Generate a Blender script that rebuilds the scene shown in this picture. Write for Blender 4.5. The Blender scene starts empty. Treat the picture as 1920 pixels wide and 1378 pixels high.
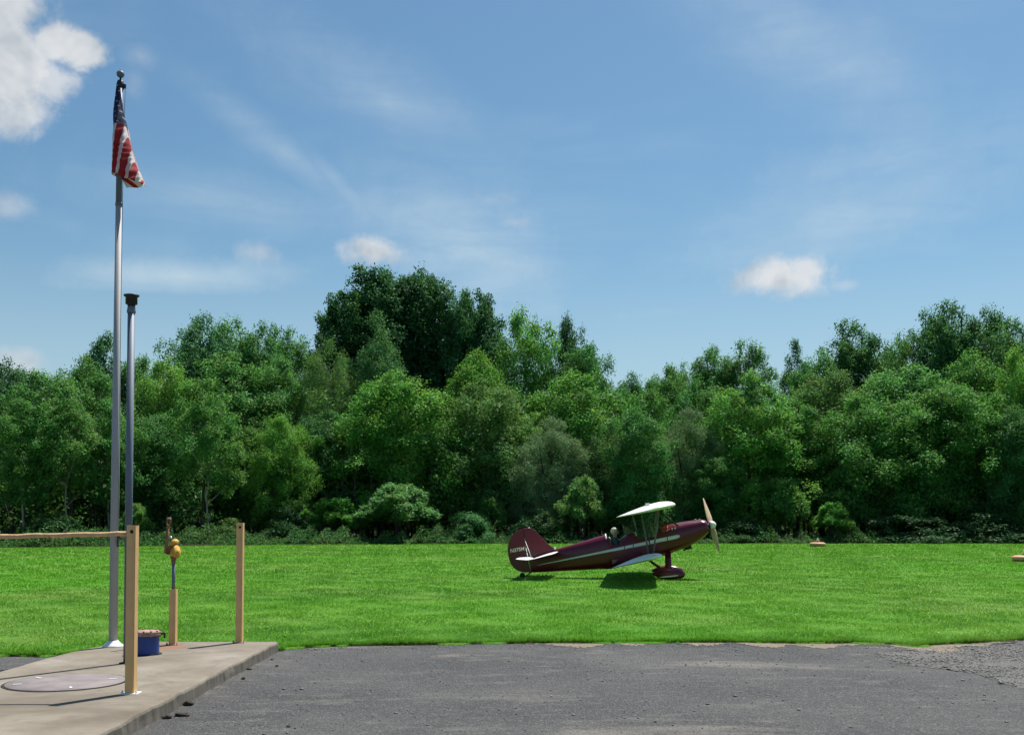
import bpy, bmesh, math, random
import numpy as np
from mathutils import Vector, Matrix

# ------------------------------------------------------------------ camera, sky, sun, exposure
sc = bpy.context.scene
COL = sc.collection
FPX = 2000.0            # focal length in pixels of the 1920 px wide photograph
PITCH = math.radians(2.0)
HCAM = 1.70
HORIZON = 970.0
PPY = HORIZON - FPX * math.tan(PITCH)      # principal point row

cam_d = bpy.data.cameras.new('camera')
cam = bpy.data.objects.new('camera', cam_d)
COL.objects.link(cam)
cam_d.sensor_width = 36.0
cam_d.lens = 36.0 * FPX / 1920.0
cam_d.shift_y = (PPY - 689.0) / 1920.0
cam_d.clip_start = 0.1
cam_d.clip_end = 3000.0
cam.location = (0, 0, HCAM)
cam.rotation_euler = (math.radians(90) + PITCH, 0, 0)
sc.camera = cam

SUN_EL = math.radians(64.0)
SUN_AZ = math.radians(36.0)                 # from +Y (away from the camera) towards +X
sun_dir = Vector((math.sin(SUN_AZ) * math.cos(SUN_EL), math.cos(SUN_AZ) * math.cos(SUN_EL), math.sin(SUN_EL)))
sun_d = bpy.data.lights.new('sun', 'SUN')
sun_d.energy = 5.0
sun_d.angle = math.radians(0.53)
sun_d.color = (1.0, 0.955, 0.89)
sun = bpy.data.objects.new('sun', sun_d)
COL.objects.link(sun)
sun.rotation_euler = (-sun_dir).to_track_quat('-Z', 'Y').to_euler()
sun.location = (0, 0, 60)

world = bpy.data.worlds.new('World')
sc.world = world
world.use_nodes = True
world.cycles.sampling_method = 'NONE'      # smooth sky plus one sun lamp: no importance map needed

sc.view_settings.view_transform = 'Standard'
sc.view_settings.look = 'None'
sc.view_settings.exposure = 0.55
sc.view_settings.gamma = 1.0
sc.view_settings.use_curve_mapping = False
sc.cycles.use_denoising = True
sc.cycles.max_bounces = 5
sc.cycles.diffuse_bounces = 2
sc.cycles.glossy_bounces = 2
sc.cycles.use_adaptive_sampling = True
sc.cycles.adaptive_threshold = 0.03
sc.cycles.transmission_bounces = 3
sc.cycles.transparent_max_bounces = 8
sc.cycles.sample_clamp_indirect = 6.0

F_ = Vector((0, math.cos(PITCH), math.sin(PITCH)))
U_ = Vector((0, -math.sin(PITCH), math.cos(PITCH)))
CAMP = Vector((0, 0, HCAM))


def ray(px, py):
    return Vector((1, 0, 0)) * ((px - 960.0) / FPX) + U_ * ((PPY - py) / FPX) + F_


def at_z(px, py, z=0.0):
    d = ray(px, py)
    t = (z - HCAM) / d.z
    return CAMP + d * t


def at_y(px, py, Y):
    d = ray(px, py)
    return CAMP + d * (Y / d.y)


# ------------------------------------------------------------------ sky
SKY_STRENGTH = 0.067


def build_world():
    nt = world.node_tree
    N, Lk = nt.nodes, nt.links
    N.clear()
    out = N.new('ShaderNodeOutputWorld')
    bg = N.new('ShaderNodeBackground')
    bg.inputs['Strength'].default_value = SKY_STRENGTH
    Lk.new(bg.outputs[0], out.inputs[0])
    sky = N.new('ShaderNodeTexSky')
    sky.sky_type = 'NISHITA'
    sky.sun_disc = False
    sky.sun_elevation = SUN_EL
    sky.sun_rotation = SUN_AZ
    sky.altitude = 300
    sky.air_density = 1.15
    sky.dust_density = 1.1
    sky.ozone_density = 2.4
    tc = N.new('ShaderNodeTexCoord')
    D = tc.outputs['Generated']

    def vm(op, a, b=None, out_='Value'):
        n = N.new('ShaderNodeVectorMath'); n.operation = op
        for i, v in enumerate((a, b)):
            if v is None: continue
            if isinstance(v, (tuple, list, Vector)): n.inputs[i].default_value = tuple(v)
            else: Lk.new(v, n.inputs[i])
        return n.outputs[out_]

    def m(op, a, b=None, c=None, clamp=False):
        n = N.new('ShaderNodeMath'); n.operation = op; n.use_clamp = clamp
        for i, v in enumerate((a, b, c)):
            if v is None: continue
            if isinstance(v, (int, float)): n.inputs[i].default_value = v
            else: Lk.new(v, n.inputs[i])
        return n.outputs[0]

    def noise(vec, scale, detail, rough=0.55, dist=0.0):
        n = N.new('ShaderNodeTexNoise')
        n.inputs['Scale'].default_value = scale
        n.inputs['Detail'].default_value = detail
        n.inputs['Roughness'].default_value = rough
        n.inputs['Distortion'].default_value = dist
        Lk.new(vec, n.inputs['Vector'])
        return n.outputs[0]

    def smooth(v, lo, hi):
        n = N.new('ShaderNodeMapRange'); n.interpolation_type = 'SMOOTHSTEP'
        Lk.new(v, n.inputs['Value'])
        n.inputs['From Min'].default_value = lo
        n.inputs['From Max'].default_value = hi
        return n.outputs[0]

    n_big = noise(D, 15.0, 5, 0.62, 0.25)
    n_fine = noise(D, 42.0, 5, 0.66, 0.3)

    def cloud(px, py, a, b, soft, gain, ang=0.0, k=1.5, fine=False):
        c = ray(px, py).normalized()
        r = c.cross(Vector((0, 0, 1))).normalized()
        u = r.cross(c).normalized()
        ca, sa = math.cos(math.radians(ang)), math.sin(math.radians(ang))
        r2 = r * ca + u * sa
        u2 = u * ca - r * sa
        x = vm('DOT_PRODUCT', D, r2 * (FPX / a))
        y = vm('DOT_PRODUCT', D, u2 * (FPX / b))
        e = m('SUBTRACT', 1.0, m('SQRT', m('ADD', m('MULTIPLY', x, x), m('MULTIPLY', y, y))))
        e = m('MAXIMUM', e, -1.6)
        nz = n_fine if fine else n_big
        v = m('ADD', e, m('MULTIPLY', m('SUBTRACT', nz, 0.5), k))
        if not fine: v = m('ADD', v, m('MULTIPLY', m('SUBTRACT', n_fine, 0.5), k * .3))
        v = smooth(v, 0.0, soft)
        v = m('MULTIPLY', v, smooth(vm('DOT_PRODUCT', D, c), 0.5, 0.6))
        return m('MULTIPLY', v, gain)

    dense = None
    for args in [(0, 105, 138, 122, .45, .98), (116, 86, 84, 46, .40, .97), (18, 196, 84, 58, .6, .85),
                 (10, 15, 80, 75, .4, .96), (90, 150, 62, 50, .5, .8),
                 (262, 106, 44, 30, 1.4, .32), (250, 158, 30, 40, 1.5, .26),
                 (8, 388, 60, 30, 1.0, .45), (25, 678, 62, 30, .8, .62)]:
        v = cloud(*args)
        dense = v if dense is None else m('MAXIMUM', dense, v)
    for args in [(694, 470, 78, 36, .85, .92), (482, 474, 58, 26, 1.2, .5), (1462, 520, 122, 44, .8, .95),
                 (1510, 505, 66, 34, .75, .9), (1585, 535, 34, 14, 1.0, .3), (965, 418, 40, 16, 1.1, .35),
                 (925, 375, 60, 16, 1.2, .22)]:
        v = cloud(*args, 0.0, 1.25, True)
        dense = m('MAXIMUM', dense, v)
    thin = None
    for args in [(345, 520, 360, 60, 1.3, .58, 4, .8), (880, 470, 440, 200, 1.6, .62, -25, .8), (520, 275, 320, 50, 1.4, .40, -33, .9),
                 (630, 340, 150, 34, 1.3, .36, -42, .9), (1230, 590, 230, 40, 1.3, .42, 0, .8),
                 (1560, 400, 560, 150, 1.6, .55, 16, .8), (720, 190, 500, 120, 1.6, .34, -28, .9),
                 (430, 385, 400, 90, 1.5, .36, -4, .9), (1560, 110, 440, 150, 1.6, .36, -35, .9)]:
        v = cloud(*args)
        thin = v if thin is None else m('MAXIMUM', thin, v)
    # thin high veil over the whole dome, stretched along one wind direction
    mp = N.new('ShaderNodeMapping'); mp.inputs['Rotation'].default_value = (0.2, 0.5, 0.3)
    mp.inputs['Scale'].default_value = (1.0, 2.6, 3.0)
    Lk.new(D, mp.inputs['Vector'])
    veil = m('MULTIPLY', smooth(noise(mp.outputs[0], 2.6, 4, .55, .5), .42, .85), .18)
    ms = N.new('ShaderNodeMapping'); ms.inputs['Rotation'].default_value = (0, math.radians(27), 0)
    ms.inputs['Scale'].default_value = (2.2, 1.0, 13.0)
    Lk.new(D, ms.inputs['Vector'])
    streak = smooth(noise(ms.outputs[0], 2.2, 4, .6, .6), .25, .75)
    thin = m('MULTIPLY', thin, m('ADD', .55, m('MULTIPLY', streak, .95)))
    thin = m('MAXIMUM', thin, m('MULTIPLY', veil, m('ADD', .5, streak)))
    # summer haze low over the horizon, all round
    sz = N.new('ShaderNodeSeparateXYZ'); Lk.new(D, sz.inputs[0])
    thin = m('MAXIMUM', thin, m('MULTIPLY', smooth(sz.outputs[2], .28, .06), .46))

    # physically bright sky, tinted a little; cloud white relative to it
    hs = N.new('ShaderNodeHueSaturation')
    hs.inputs['Saturation'].default_value = 1.0
    hs.inputs['Value'].default_value = 1.0
    Lk.new(sky.outputs[0], hs.inputs['Color'])
    W = 0.52 / SKY_STRENGTH

    def mix(fac, a, b):
        n = N.new('ShaderNodeMix'); n.data_type = 'RGBA'
        Lk.new(fac, n.inputs[0])
        for i, v in ((6, a), (7, b)):
            if isinstance(v, tuple): n.inputs[i].default_value = v
            else: Lk.new(v, n.inputs[i])
        return n.outputs[2]

    tint = N.new('ShaderNodeMix'); tint.data_type = 'RGBA'; tint.blend_type = 'MULTIPLY'; tint.inputs[0].default_value = 1.0
    Lk.new(hs.outputs[0], tint.inputs[6]); tint.inputs[7].default_value = (.74, .985, 1.03, 1)
    c1 = mix(thin, tint.outputs[2], (W * .76, W * .93, W * 1.04, 1))
    shade = smooth(noise(D, 24.0, 3, .6, .2), .30, .68)
    cl = mix(shade, (W * .64, W * .71, W * .78, 1), (W * .98, W * 1.01, W * 1.04, 1))
    c2 = mix(dense, c1, cl)
    Lk.new(c2, bg.inputs['Color'])


build_world()

# ------------------------------------------------------------------ helpers
rng = np.random.default_rng(7)
random.seed(11)


def tag(o, label=None, cat=None, group=None, kind=None):
    if label: o['label'] = label
    if cat: o['category'] = cat
    if group: o['group'] = group
    if kind: o['kind'] = kind
    return o


def obj(name, data, parent=None, mat=None):
    o = bpy.data.objects.new(name, data)
    COL.objects.link(o)
    if parent is not None: o.parent = parent
    if mat is not None:
        data.materials.clear() if len(data.materials) else None
        data.materials.append(mat)
    return o


def empty(name, loc=(0, 0, 0), rz=0.0):
    o = bpy.data.objects.new(name, None)
    o.empty_display_size = 0.2
    COL.objects.link(o)
    o.location = loc
    o.rotation_euler = (0, 0, rz)
    return o


def mesh_np(name, verts, faces, smooth=False):
    """verts (n,3), faces (m,k) arrays with constant k"""
    me = bpy.data.meshes.new(name)
    v = np.asarray(verts, dtype=np.float32)
    f = np.asarray(faces, dtype=np.int32)
    me.vertices.add(len(v)); me.vertices.foreach_set('co', v.ravel())
    k = f.shape[1]
    me.loops.add(f.size); me.loops.foreach_set('vertex_index', f.ravel())
    me.polygons.add(len(f))
    me.polygons.foreach_set('loop_start', np.arange(0, f.size, k, dtype=np.int32))
    me.polygons.foreach_set('loop_total', np.full(len(f), k, dtype=np.int32))
    if smooth: me.polygons.foreach_set('use_smooth', np.ones(len(f), dtype=bool))
    me.update(calc_edges=True)
    return me


class MB:
    """collects simple shapes into one mesh"""
    def __init__(s):
        s.v = []; s.f = []; s.sm = []

    def add(s, verts, faces, smooth=False):
        n = len(s.v)
        s.v += [tuple(p) for p in verts]
        for f in faces:
            s.f.append(tuple(i + n for i in f)); s.sm.append(smooth)

    def box(s, c, size, rot=None):
        hx, hy, hz = size[0] / 2, size[1] / 2, size[2] / 2
        P = [Vector((x, y, z)) for x in (-hx, hx) for y in (-hy, hy) for z in (-hz, hz)]
        if rot is not None: P = [rot @ p for p in P]
        c = Vector(c)
        s.add([p + c for p in P], [(0, 1, 3, 2), (4, 6, 7, 5), (0, 4, 5, 1), (2, 3, 7, 6), (0, 2, 6, 4), (1, 5, 7, 3)])

    def tube(s, pts, radii, n=12, caps=True, ell=None, smooth=True):
        pts = [Vector(p) for p in pts]
        if isinstance(radii, (int, float)): radii = [radii] * len(pts)
        rings = []
        prev = None
        for i, p in enumerate(pts):
            d = (pts[min(i + 1, len(pts) - 1)] - pts[max(i - 1, 0)])
            d = d.normalized() if d.length > 1e-9 else Vector((0, 0, 1))
            if prev is None:
                a = Vector((1, 0, 0)) if abs(d.x) < 0.8 else Vector((0, 1, 0))
            else:
                a = prev
            a = (a - d * a.dot(d)).normalized(); b = d.cross(a)
            prev = a
            r = radii[i]
            rx, ry = (r, r) if ell is None else (r * ell[0], r * ell[1])
            rings.append([p + a * (rx * math.cos(t)) + b * (ry * math.sin(t)) for t in [2 * math.pi * j / n for j in range(n)]])
        V = [q for r in rings for q in r]
        Fc = []
        for i in range(len(pts) - 1):
            for j in range(n):
                Fc.append((i * n + j, i * n + (j + 1) % n, (i + 1) * n + (j + 1) % n, (i + 1) * n + j))
        s.add(V, Fc, smooth)
        if caps:
            s.add(rings[0][::-1], [tuple(range(n))]); s.add(rings[-1], [tuple(range(n))])

    def lathe(s, c, prof, n=24, axis='Z', smooth=True):
        """prof: list of (r, h)"""
        c = Vector(c)
        V = []
        for r, h in prof:
            for j in range(n):
                t = 2 * math.pi * j / n
                if axis == 'Z': p = Vector((r * math.cos(t), r * math.sin(t), h))
                elif axis == 'Y': p = Vector((r * math.cos(t), h, -r * math.sin(t)))
                else: p = Vector((h, r * math.cos(t), r * math.sin(t)))
                V.append(p + c)
        Fc = []
        for i in range(len(prof) - 1):
            for j in range(n):
                Fc.append((i * n + j, i * n + (j + 1) % n, (i + 1) * n + (j + 1) % n, (i + 1) * n + j))
        s.add(V, Fc, smooth)
        if prof[0][0] > 1e-4: s.add(V[:n][::-1], [tuple(range(n))])
        if prof[-1][0] > 1e-4: s.add(V[-n:], [tuple(range(n))])

    def ellipsoid(s, c, r, nu=16, nv=10, fn=None):
        V = []; Fc = []
        for i in range(nv + 1):
            ph = math.pi * i / nv
            for j in range(nu):
                t = 2 * math.pi * j / nu
                p = Vector((math.sin(ph) * math.cos(t), math.sin(ph) * math.sin(t), math.cos(ph)))
                q = Vector((p.x * r[0], p.y * r[1], p.z * r[2]))
                if fn: q = fn(p, q)
                V.append(q + Vector(c))
        for i in range(nv):
            for j in range(nu):
                Fc.append((i * nu + j, (i + 1) * nu + j, (i + 1) * nu + (j + 1) % nu, i * nu + (j + 1) % nu))
        s.add(V, Fc, True)

    def build(s, name, mat, parent=None, bevel=0.0, recalc=True):
        me = bpy.data.meshes.new(name)
        me.from_pydata(s.v, [], s.f)
        me.polygons.foreach_set('use_smooth', s.sm)
        if recalc or bevel:
            bm = bmesh.new(); bm.from_mesh(me)
            bmesh.ops.remove_doubles(bm, verts=bm.verts, dist=1e-5)
            bmesh.ops.recalc_face_normals(bm, faces=bm.faces)
            if bevel:
                es = [e for e in bm.edges if len(e.link_faces) == 2 and e.calc_face_angle(0) > 0.6]
                bmesh.ops.bevel(bm, geom=es, offset=bevel, segments=2, affect='EDGES', profile=0.6)
            bm.to_mesh(me); bm.free()
        me.update()
        return obj(name, me, parent, mat)


# ------------------------------------------------------------------ materials
def new_mat(name):
    mt = bpy.data.materials.new(name)
    mt.use_nodes = True
    nt = mt.node_tree
    return mt, nt, nt.nodes, nt.links, nt.nodes['Principled BSDF']


def paint(name, col, rough=0.5, metal=0.0, var=0.15, scale=12.0, bump=0.0, bscale=80.0, spec=0.5, spots=None, coat=0.0, stretch=None):
    """plain painted / metal surface with uneven tone; spots=(colour, threshold, scale) adds worn patches"""
    mt, nt, N, L, P = new_mat(name)
    P.inputs['Roughness'].default_value = rough
    P.inputs['Metallic'].default_value = metal
    P.inputs['Specular IOR Level'].default_value = spec
    P.inputs['Coat Weight'].default_value = coat
    P.inputs['Coat Roughness'].default_value = 0.08
    tc = N.new('ShaderNodeTexCoord')
    vec = tc.outputs['Object']
    if stretch:
        mp = N.new('ShaderNodeMapping'); mp.inputs['Scale'].default_value = stretch
        L.new(vec, mp.inputs['Vector']); vec = mp.outputs[0]
    nz = N.new('ShaderNodeTexNoise'); nz.inputs['Scale'].default_value = scale; nz.inputs['Detail'].default_value = 6
    L.new(vec, nz.inputs['Vector'])
    rp = N.new('ShaderNodeValToRGB')
    rp.color_ramp.elements[0].position = 0.3; rp.color_ramp.elements[1].position = 0.7
    rp.color_ramp.elements[0].color = tuple(c * (1 - var) for c in col) + (1,)
    rp.color_ramp.elements[1].color = tuple(min(1, c * (1 + var)) for c in col) + (1,)
    L.new(nz.outputs[0], rp.inputs[0])
    cout = rp.outputs[0]
    if spots:
        n2 = N.new('ShaderNodeTexNoise'); n2.inputs['Scale'].default_value = spots[2]; n2.inputs['Detail'].default_value = 8
        n2.inputs['Roughness'].default_value = 0.7
        L.new(vec, n2.inputs['Vector'])
        mr = N.new('ShaderNodeMapRange'); mr.inputs['From Min'].default_value = spots[1]; mr.inputs['From Max'].default_value = spots[1] + 0.05
        L.new(n2.outputs[0], mr.inputs['Value'])
        mx = N.new('ShaderNodeMix'); mx.data_type = 'RGBA'
        L.new(mr.outputs[0], mx.inputs[0]); L.new(cout, mx.inputs[6]); mx.inputs[7].default_value = tuple(spots[0]) + (1,)
        cout = mx.outputs[2]
    L.new(cout, P.inputs['Base Color'])
    if bump:
        n3 = N.new('ShaderNodeTexNoise'); n3.inputs['Scale'].default_value = bscale; n3.inputs['Detail'].default_value = 5
        L.new(vec, n3.inputs['Vector'])
        bp = N.new('ShaderNodeBump'); bp.inputs['Strength'].default_value = bump; bp.inputs['Distance'].default_value = 0.01
        L.new(n3.outputs[0], bp.inputs['Height']); L.new(bp.outputs[0], P.inputs['Normal'])
    return mt


def nodes_ground(name):
    mt, nt, N, L, P = new_mat(name)
    geo = N.new('ShaderNodeNewGeometry')
    pos = geo.outputs['Position']

    def noise(scale, detail=5, rough=.55, vec=None, stretch=None, dist=0.0):
        v = vec or pos
        if stretch:
            mp = N.new('ShaderNodeMapping'); mp.inputs['Scale'].default_value = stretch
            L.new(v, mp.inputs['Vector']); v = mp.outputs[0]
        n = N.new('ShaderNodeTexNoise'); n.inputs['Scale'].default_value = scale
        n.inputs['Detail'].default_value = detail; n.inputs['Roughness'].default_value = rough
        n.inputs['Distortion'].default_value = dist
        L.new(v, n.inputs['Vector'])
        return n.outputs[0]

    def ramp(v, stops, interp='LINEAR'):
        r = N.new('ShaderNodeValToRGB'); r.color_ramp.interpolation = interp
        el = r.color_ramp.elements
        while len(el) < len(stops): el.new(0.5)
        for e, (p, c) in zip(el, stops):
            e.position = p; e.color = tuple(c) + (1,) if len(c) == 3 else c
        L.new(v, r.inputs[0])
        return r.outputs[0]

    def mix(f, a, b, mode='MIX'):
        n = N.new('ShaderNodeMix'); n.data_type = 'RGBA'; n.blend_type = mode
        for i, v in ((0, f), (6, a), (7, b)):
            if isinstance(v, (int, float)): n.inputs[i].default_value = v
            elif isinstance(v, tuple): n.inputs[i].default_value = v + (1,) if len(v) == 3 else v
            else: L.new(v, n.inputs[i])
        return n.outputs[2]

    def rng_(v, a, b, c=0.0, d=1.0, smooth=True):
        n = N.new('ShaderNodeMapRange')
        if smooth: n.interpolation_type = 'SMOOTHSTEP'
        L.new(v, n.inputs['Value'])
        n.inputs['From Min'].default_value = a; n.inputs['From Max'].default_value = b
        n.inputs['To Min'].default_value = c; n.inputs['To Max'].default_value = d
        return n.outputs[0]

    def vor(scale, feat='F1', out='Distance'):
        n = N.new('ShaderNodeTexVoronoi'); n.inputs['Scale'].default_value = scale; n.feature = feat
        L.new(pos, n.inputs['Vector'])
        return n.outputs[out]

    def bump(h, strength, dist):
        b = N.new('ShaderNodeBump'); b.inputs['Strength'].default_value = strength; b.inputs['Distance'].default_value = dist
        L.new(h, b.inputs['Height']); L.new(b.outputs[0], P.inputs['Normal'])

    def math_(op, a, b):
        n = N.new('ShaderNodeMath'); n.operation = op
        for i, v in enumerate((a, b)):
            if isinstance(v, (int, float)): n.inputs[i].default_value = v
            else: L.new(v, n.inputs[i])
        return n.outputs[0]

    class R: pass
    r = R()
    r.__dict__.update(mt=mt, N=N, L=L, P=P, pos=pos, noise=noise, ramp=ramp, mix=mix, rng=rng_, vor=vor, bump=bump, math=math_)
    return r


def lawn_tone(g):
    """colour of the turf at a place: mowing bands, patches, paler dry spots"""
    band = g.noise(1.0, 3, .5, stretch=(.10, .36, .1))
    patch = g.noise(.16, 4, .6)
    mott = g.noise(1.3, 5, .65)
    c = g.ramp(band, [(.34, (.066, .212, .012)), (.5, (.092, .268, .016)), (.66, (.124, .305, .024))])
    c = g.mix(g.rng(patch, .46, .70, 0, .75), c, (.185, .300, .060))
    tracks = g.noise(.55, 3, .5, stretch=(.12, 1.0, .1))
    c = g.mix(g.rng(tracks, .54, .70, 0, .38), c, (.160, .275, .050))
    lush = g.noise(.09, 3, .5)
    c = g.mix(g.rng(lush, .50, .66, 0, .55), c, (.085, .320, .008))
    c = g.mix(g.rng(mott, .52, .70, 0, .4), c, (.165, .310, .050))
    c = g.mix(g.rng(mott, .52, .32, 0, .6), c, (.042, .160, .010))
    blu = g.noise(.35, 5, .6)
    c = g.mix(g.rng(blu, .60, .74, 0, .55), c, (.130, .270, .075))
    return c


def mat_lawn():
    g = nodes_ground('lawn_turf')
    c = lawn_tone(g)
    fine = g.noise(22, 6, .7)
    c = g.mix(g.rng(fine, .35, .68, 0, 1), g.mix(.4, c, (.03, .085, .006)), c)
    g.L.new(c, g.P.inputs['Base Color'])
    g.P.inputs['Roughness'].default_value = .9
    g.P.inputs['Specular IOR Level'].default_value = .15
    g.bump(g.noise(30, 6, .7), .8, .05)
    return g.mt


def mat_blades():
    g = nodes_ground('grass_blades')
    c = lawn_tone(g)
    geo = g.N.new('ShaderNodeNewGeometry')
    rnd = geo.outputs['Random Per Island']
    c = g.mix(g.rng(rnd, .3, 1, 0, .5, False), c, (.19, .40, .035))
    c = g.mix(g.rng(rnd, .97, .98, 0, .4), c, (.32, .38, .16))
    N, L = g.N, g.L
    N.remove(g.P)
    d = N.new('ShaderNodeBsdfDiffuse'); t = N.new('ShaderNodeBsdfTranslucent'); gl = N.new('ShaderNodeBsdfGlossy')
    gl.inputs['Roughness'].default_value = .4
    L.new(c, d.inputs[0]); L.new(c, t.inputs[0])
    a = N.new('ShaderNodeMixShader'); a.inputs[0].default_value = .45
    L.new(d.outputs[0], a.inputs[1]); L.new(t.outputs[0], a.inputs[2])
    b = N.new('ShaderNodeMixShader'); b.inputs[0].default_value = .012
    L.new(a.outputs[0], b.inputs[1]); L.new(gl.outputs[0], b.inputs[2])
    L.new(b.outputs[0], N['Material Output'].inputs[0])
    return g.mt


def mat_leaf(name, transl=.40, gloss=.016, groug=.5, vary=.55):
    g = nodes_ground(name)
    N, L = g.N, g.L
    oi = N.new('ShaderNodeObjectInfo')
    geo = N.new('ShaderNodeNewGeometry')
    rnd = geo.outputs['Random Per Island']
    hs = N.new('ShaderNodeHueSaturation')
    L.new(oi.outputs['Color'], hs.inputs['Color'])
    L.new(g.rng(rnd, 0, 1, 1 - vary, 1 + vary, False), hs.inputs['Value'])
    big = g.noise(.55, 3, .5)
    L.new(g.rng(big, .3, .7, .482, .515), hs.inputs['Hue'])
    c = hs.outputs[0]
    ty = g.mix(.55, c, g.mix(1.0, c, (1.55, 1.3, .6), 'MULTIPLY'))
    N.remove(g.P)
    d = N.new('ShaderNodeBsdfDiffuse'); t = N.new('ShaderNodeBsdfTranslucent'); gl = N.new('ShaderNodeBsdfGlossy')
    gl.inputs['Roughness'].default_value = groug
    L.new(c, d.inputs[0]); L.new(ty, t.inputs[0])
    a = N.new('ShaderNodeMixShader'); a.inputs[0].default_value = transl
    L.new(d.outputs[0], a.inputs[1]); L.new(t.outputs[0], a.inputs[2])
    b = N.new('ShaderNodeMixShader'); b.inputs[0].default_value = gloss
    L.new(a.outputs[0], b.inputs[1]); L.new(gl.outputs[0], b.inputs[2])
    L.new(b.outputs[0], N['Material Output'].inputs[0])
    return g.mt


def mat_asphalt():
    g = nodes_ground('worn_asphalt')
    big = g.noise(.45, 5, .6)
    mid = g.noise(2.6, 6, .65, stretch=(.6, 1.4, 1))
    c = g.ramp(big, [(.32, (.047, .047, .049)), (.5, (.068, .067, .067)), (.62, (.088, .086, .083)), (.75, (.115, .111, .103))])
    c = g.mix(g.rng(mid, .52, .72, 0, .75), c, (.150, .145, .132))
    dust = g.noise(.75, 5, .6, stretch=(.45, 1.25, 1), dist=.4)
    c = g.mix(g.rng(dust, .56, .68, 0, .62), c, (.215, .200, .170))
    dk = g.noise(.55, 4, .6, stretch=(.6, 1.0, 1))
    c = g.mix(g.rng(dk, .55, .70, 0, .45), c, (.055, .055, .060))
    sp = g.vor(70, 'F1', 'Color')
    sep = g.N.new('ShaderNodeSeparateColor'); g.L.new(sp, sep.inputs[0])
    c = g.mix(g.rng(sep.outputs[0], .75, .98, 0, .45), c, (.26, .25, .23))
    c = g.mix(g.rng(sep.outputs[1], .78, .98, 0, .60), c, (.030, .030, .034))
    nn = g.noise(38, 6, .75)
    c = g.mix(g.rng(nn, .56, .70, 0, .6), c, (.042, .042, .046))
    nn2 = g.noise(51, 6, .75)
    c = g.mix(g.rng(nn2, .58, .72, 0, .42), c, (.25, .245, .23))
    g.L.new(c, g.P.inputs['Base Color'])
    g.P.inputs['Roughness'].default_value = .88
    g.P.inputs['Specular IOR Level'].default_value = .3
    g.bump(g.math('ADD', g.noise(45, 6, .75), g.math('MULTIPLY', g.vor(60), .6)), .9, .02)
    return g.mt


def mat_concrete():
    g = nodes_ground('weathered_concrete')
    a = g.noise(1.1, 7, .62)
    c = g.ramp(a, [(.3, (.140, .118, .090)), (.5, (.205, .178, .140)), (.7, (.270, .243, .200))])
    st_ = g.noise(.7, 6, .7, dist=.8)
    c = g.mix(g.rng(st_, .50, .62, 0, .45), c, (.118, .098, .074))
    b = g.noise(4.5, 8, .7)
    c = g.mix(g.rng(b, .53, .72, 0, .55), c, (.120, .098, .072))
    d = g.noise(.9, 4, .6, stretch=(.5, 2.2, 1))
    c = g.mix(g.rng(d, .56, .72, 0, .45), c, (.150, .115, .068))
    s = g.noise(60, 6, .7)
    c = g.mix(g.rng(s, .60, .70, 0, .6), c, (.130, .115, .095))
    s2 = g.noise(85, 5, .7)
    c = g.mix(g.rng(s2, .63, .70, 0, .5), c, (.36, .33, .29))
    # rusty run-off round the foot of the hand pump
    sx = g.N.new('ShaderNodeVectorMath'); sx.operation = 'DISTANCE'; g.L.new(g.pos, sx.inputs[0]); sx.inputs[1].default_value = (-4.22, 13.02, .13)
    rs = g.math('ADD', sx.outputs['Value'], g.math('MULTIPLY', g.noise(5, 5, .6), .45))
    c = g.mix(g.rng(rs, .62, .32, 0, .6), c, (.27, .115, .060))
    # the broken sides show rougher, darker, dirt-streaked concrete
    nx = g.N.new('ShaderNodeSeparateXYZ'); g.L.new(g.pos, nx.inputs[0])
    geo = g.N.new('ShaderNodeNewGeometry')
    nz = g.N.new('ShaderNodeSeparateXYZ'); g.L.new(geo.outputs['True Normal'], nz.inputs[0])
    side = g.rng(nx.outputs[2], .095, .124, 1, 0)
    dirt = g.ramp(g.noise(9, 7, .7, stretch=(1, 1, .35)), [(.3, (.075, .066, .052)), (.6, (.165, .148, .120)), (.8, (.25, .23, .19))])
    c = g.mix(side, c, dirt)
    g.L.new(c, g.P.inputs['Base Color'])
    g.P.inputs['Roughness'].default_value = .9
    g.P.inputs['Specular IOR Level'].default_value = .25
    g.bump(g.noise(55, 7, .7), .5, .012)
    return g.mt


def mat_soil(name, c0, c1, scale=14):
    g = nodes_ground(name)
    c = g.ramp(g.noise(scale, 7, .7), [(.3, c0), (.7, c1)])
    g.L.new(c, g.P.inputs['Base Color'])
    g.P.inputs['Roughness'].default_value = .95
    g.P.inputs['Specular IOR Level'].default_value = .2
    g.bump(g.noise(scale * 3, 6, .7), .7, .03)
    return g.mt


M = {}
M['lawn'] = mat_lawn()
M['blades'] = mat_blades()
M['asphalt'] = mat_asphalt()
M['concrete'] = mat_concrete()
M['soil'] = mat_soil('forest_litter', (.018, .014, .009), (.060, .046, .028), 6)
M['sand'] = mat_soil('sandy_edge', (.14, .115, .082), (.29, .245, .185), 16)
M['gravel'] = mat_soil('gravel_fines', (.085, .083, .079), (.195, .188, .172), 26)
M['pebble'] = paint('pebble_stone', (.165, .161, .153), .85, var=.6, scale=9, bump=.3)
M['clod'] = paint('dark_clod', (.035, .027, .018), .95, var=.5, scale=30, bump=.6, bscale=60)
M['leaf'] = mat_leaf('broad_leaf')
M['leaf_fine'] = mat_leaf('narrow_leaf', .36, .02, .5, .45)
M['weed'] = mat_leaf('weed_leaf', .4, .012, .5, .5)
M['bark'] = paint('bark', (.060, .050, .040), .95, var=.45, scale=7, bump=.8, bscale=25, spec=.2, stretch=(1, 1, .2))
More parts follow.
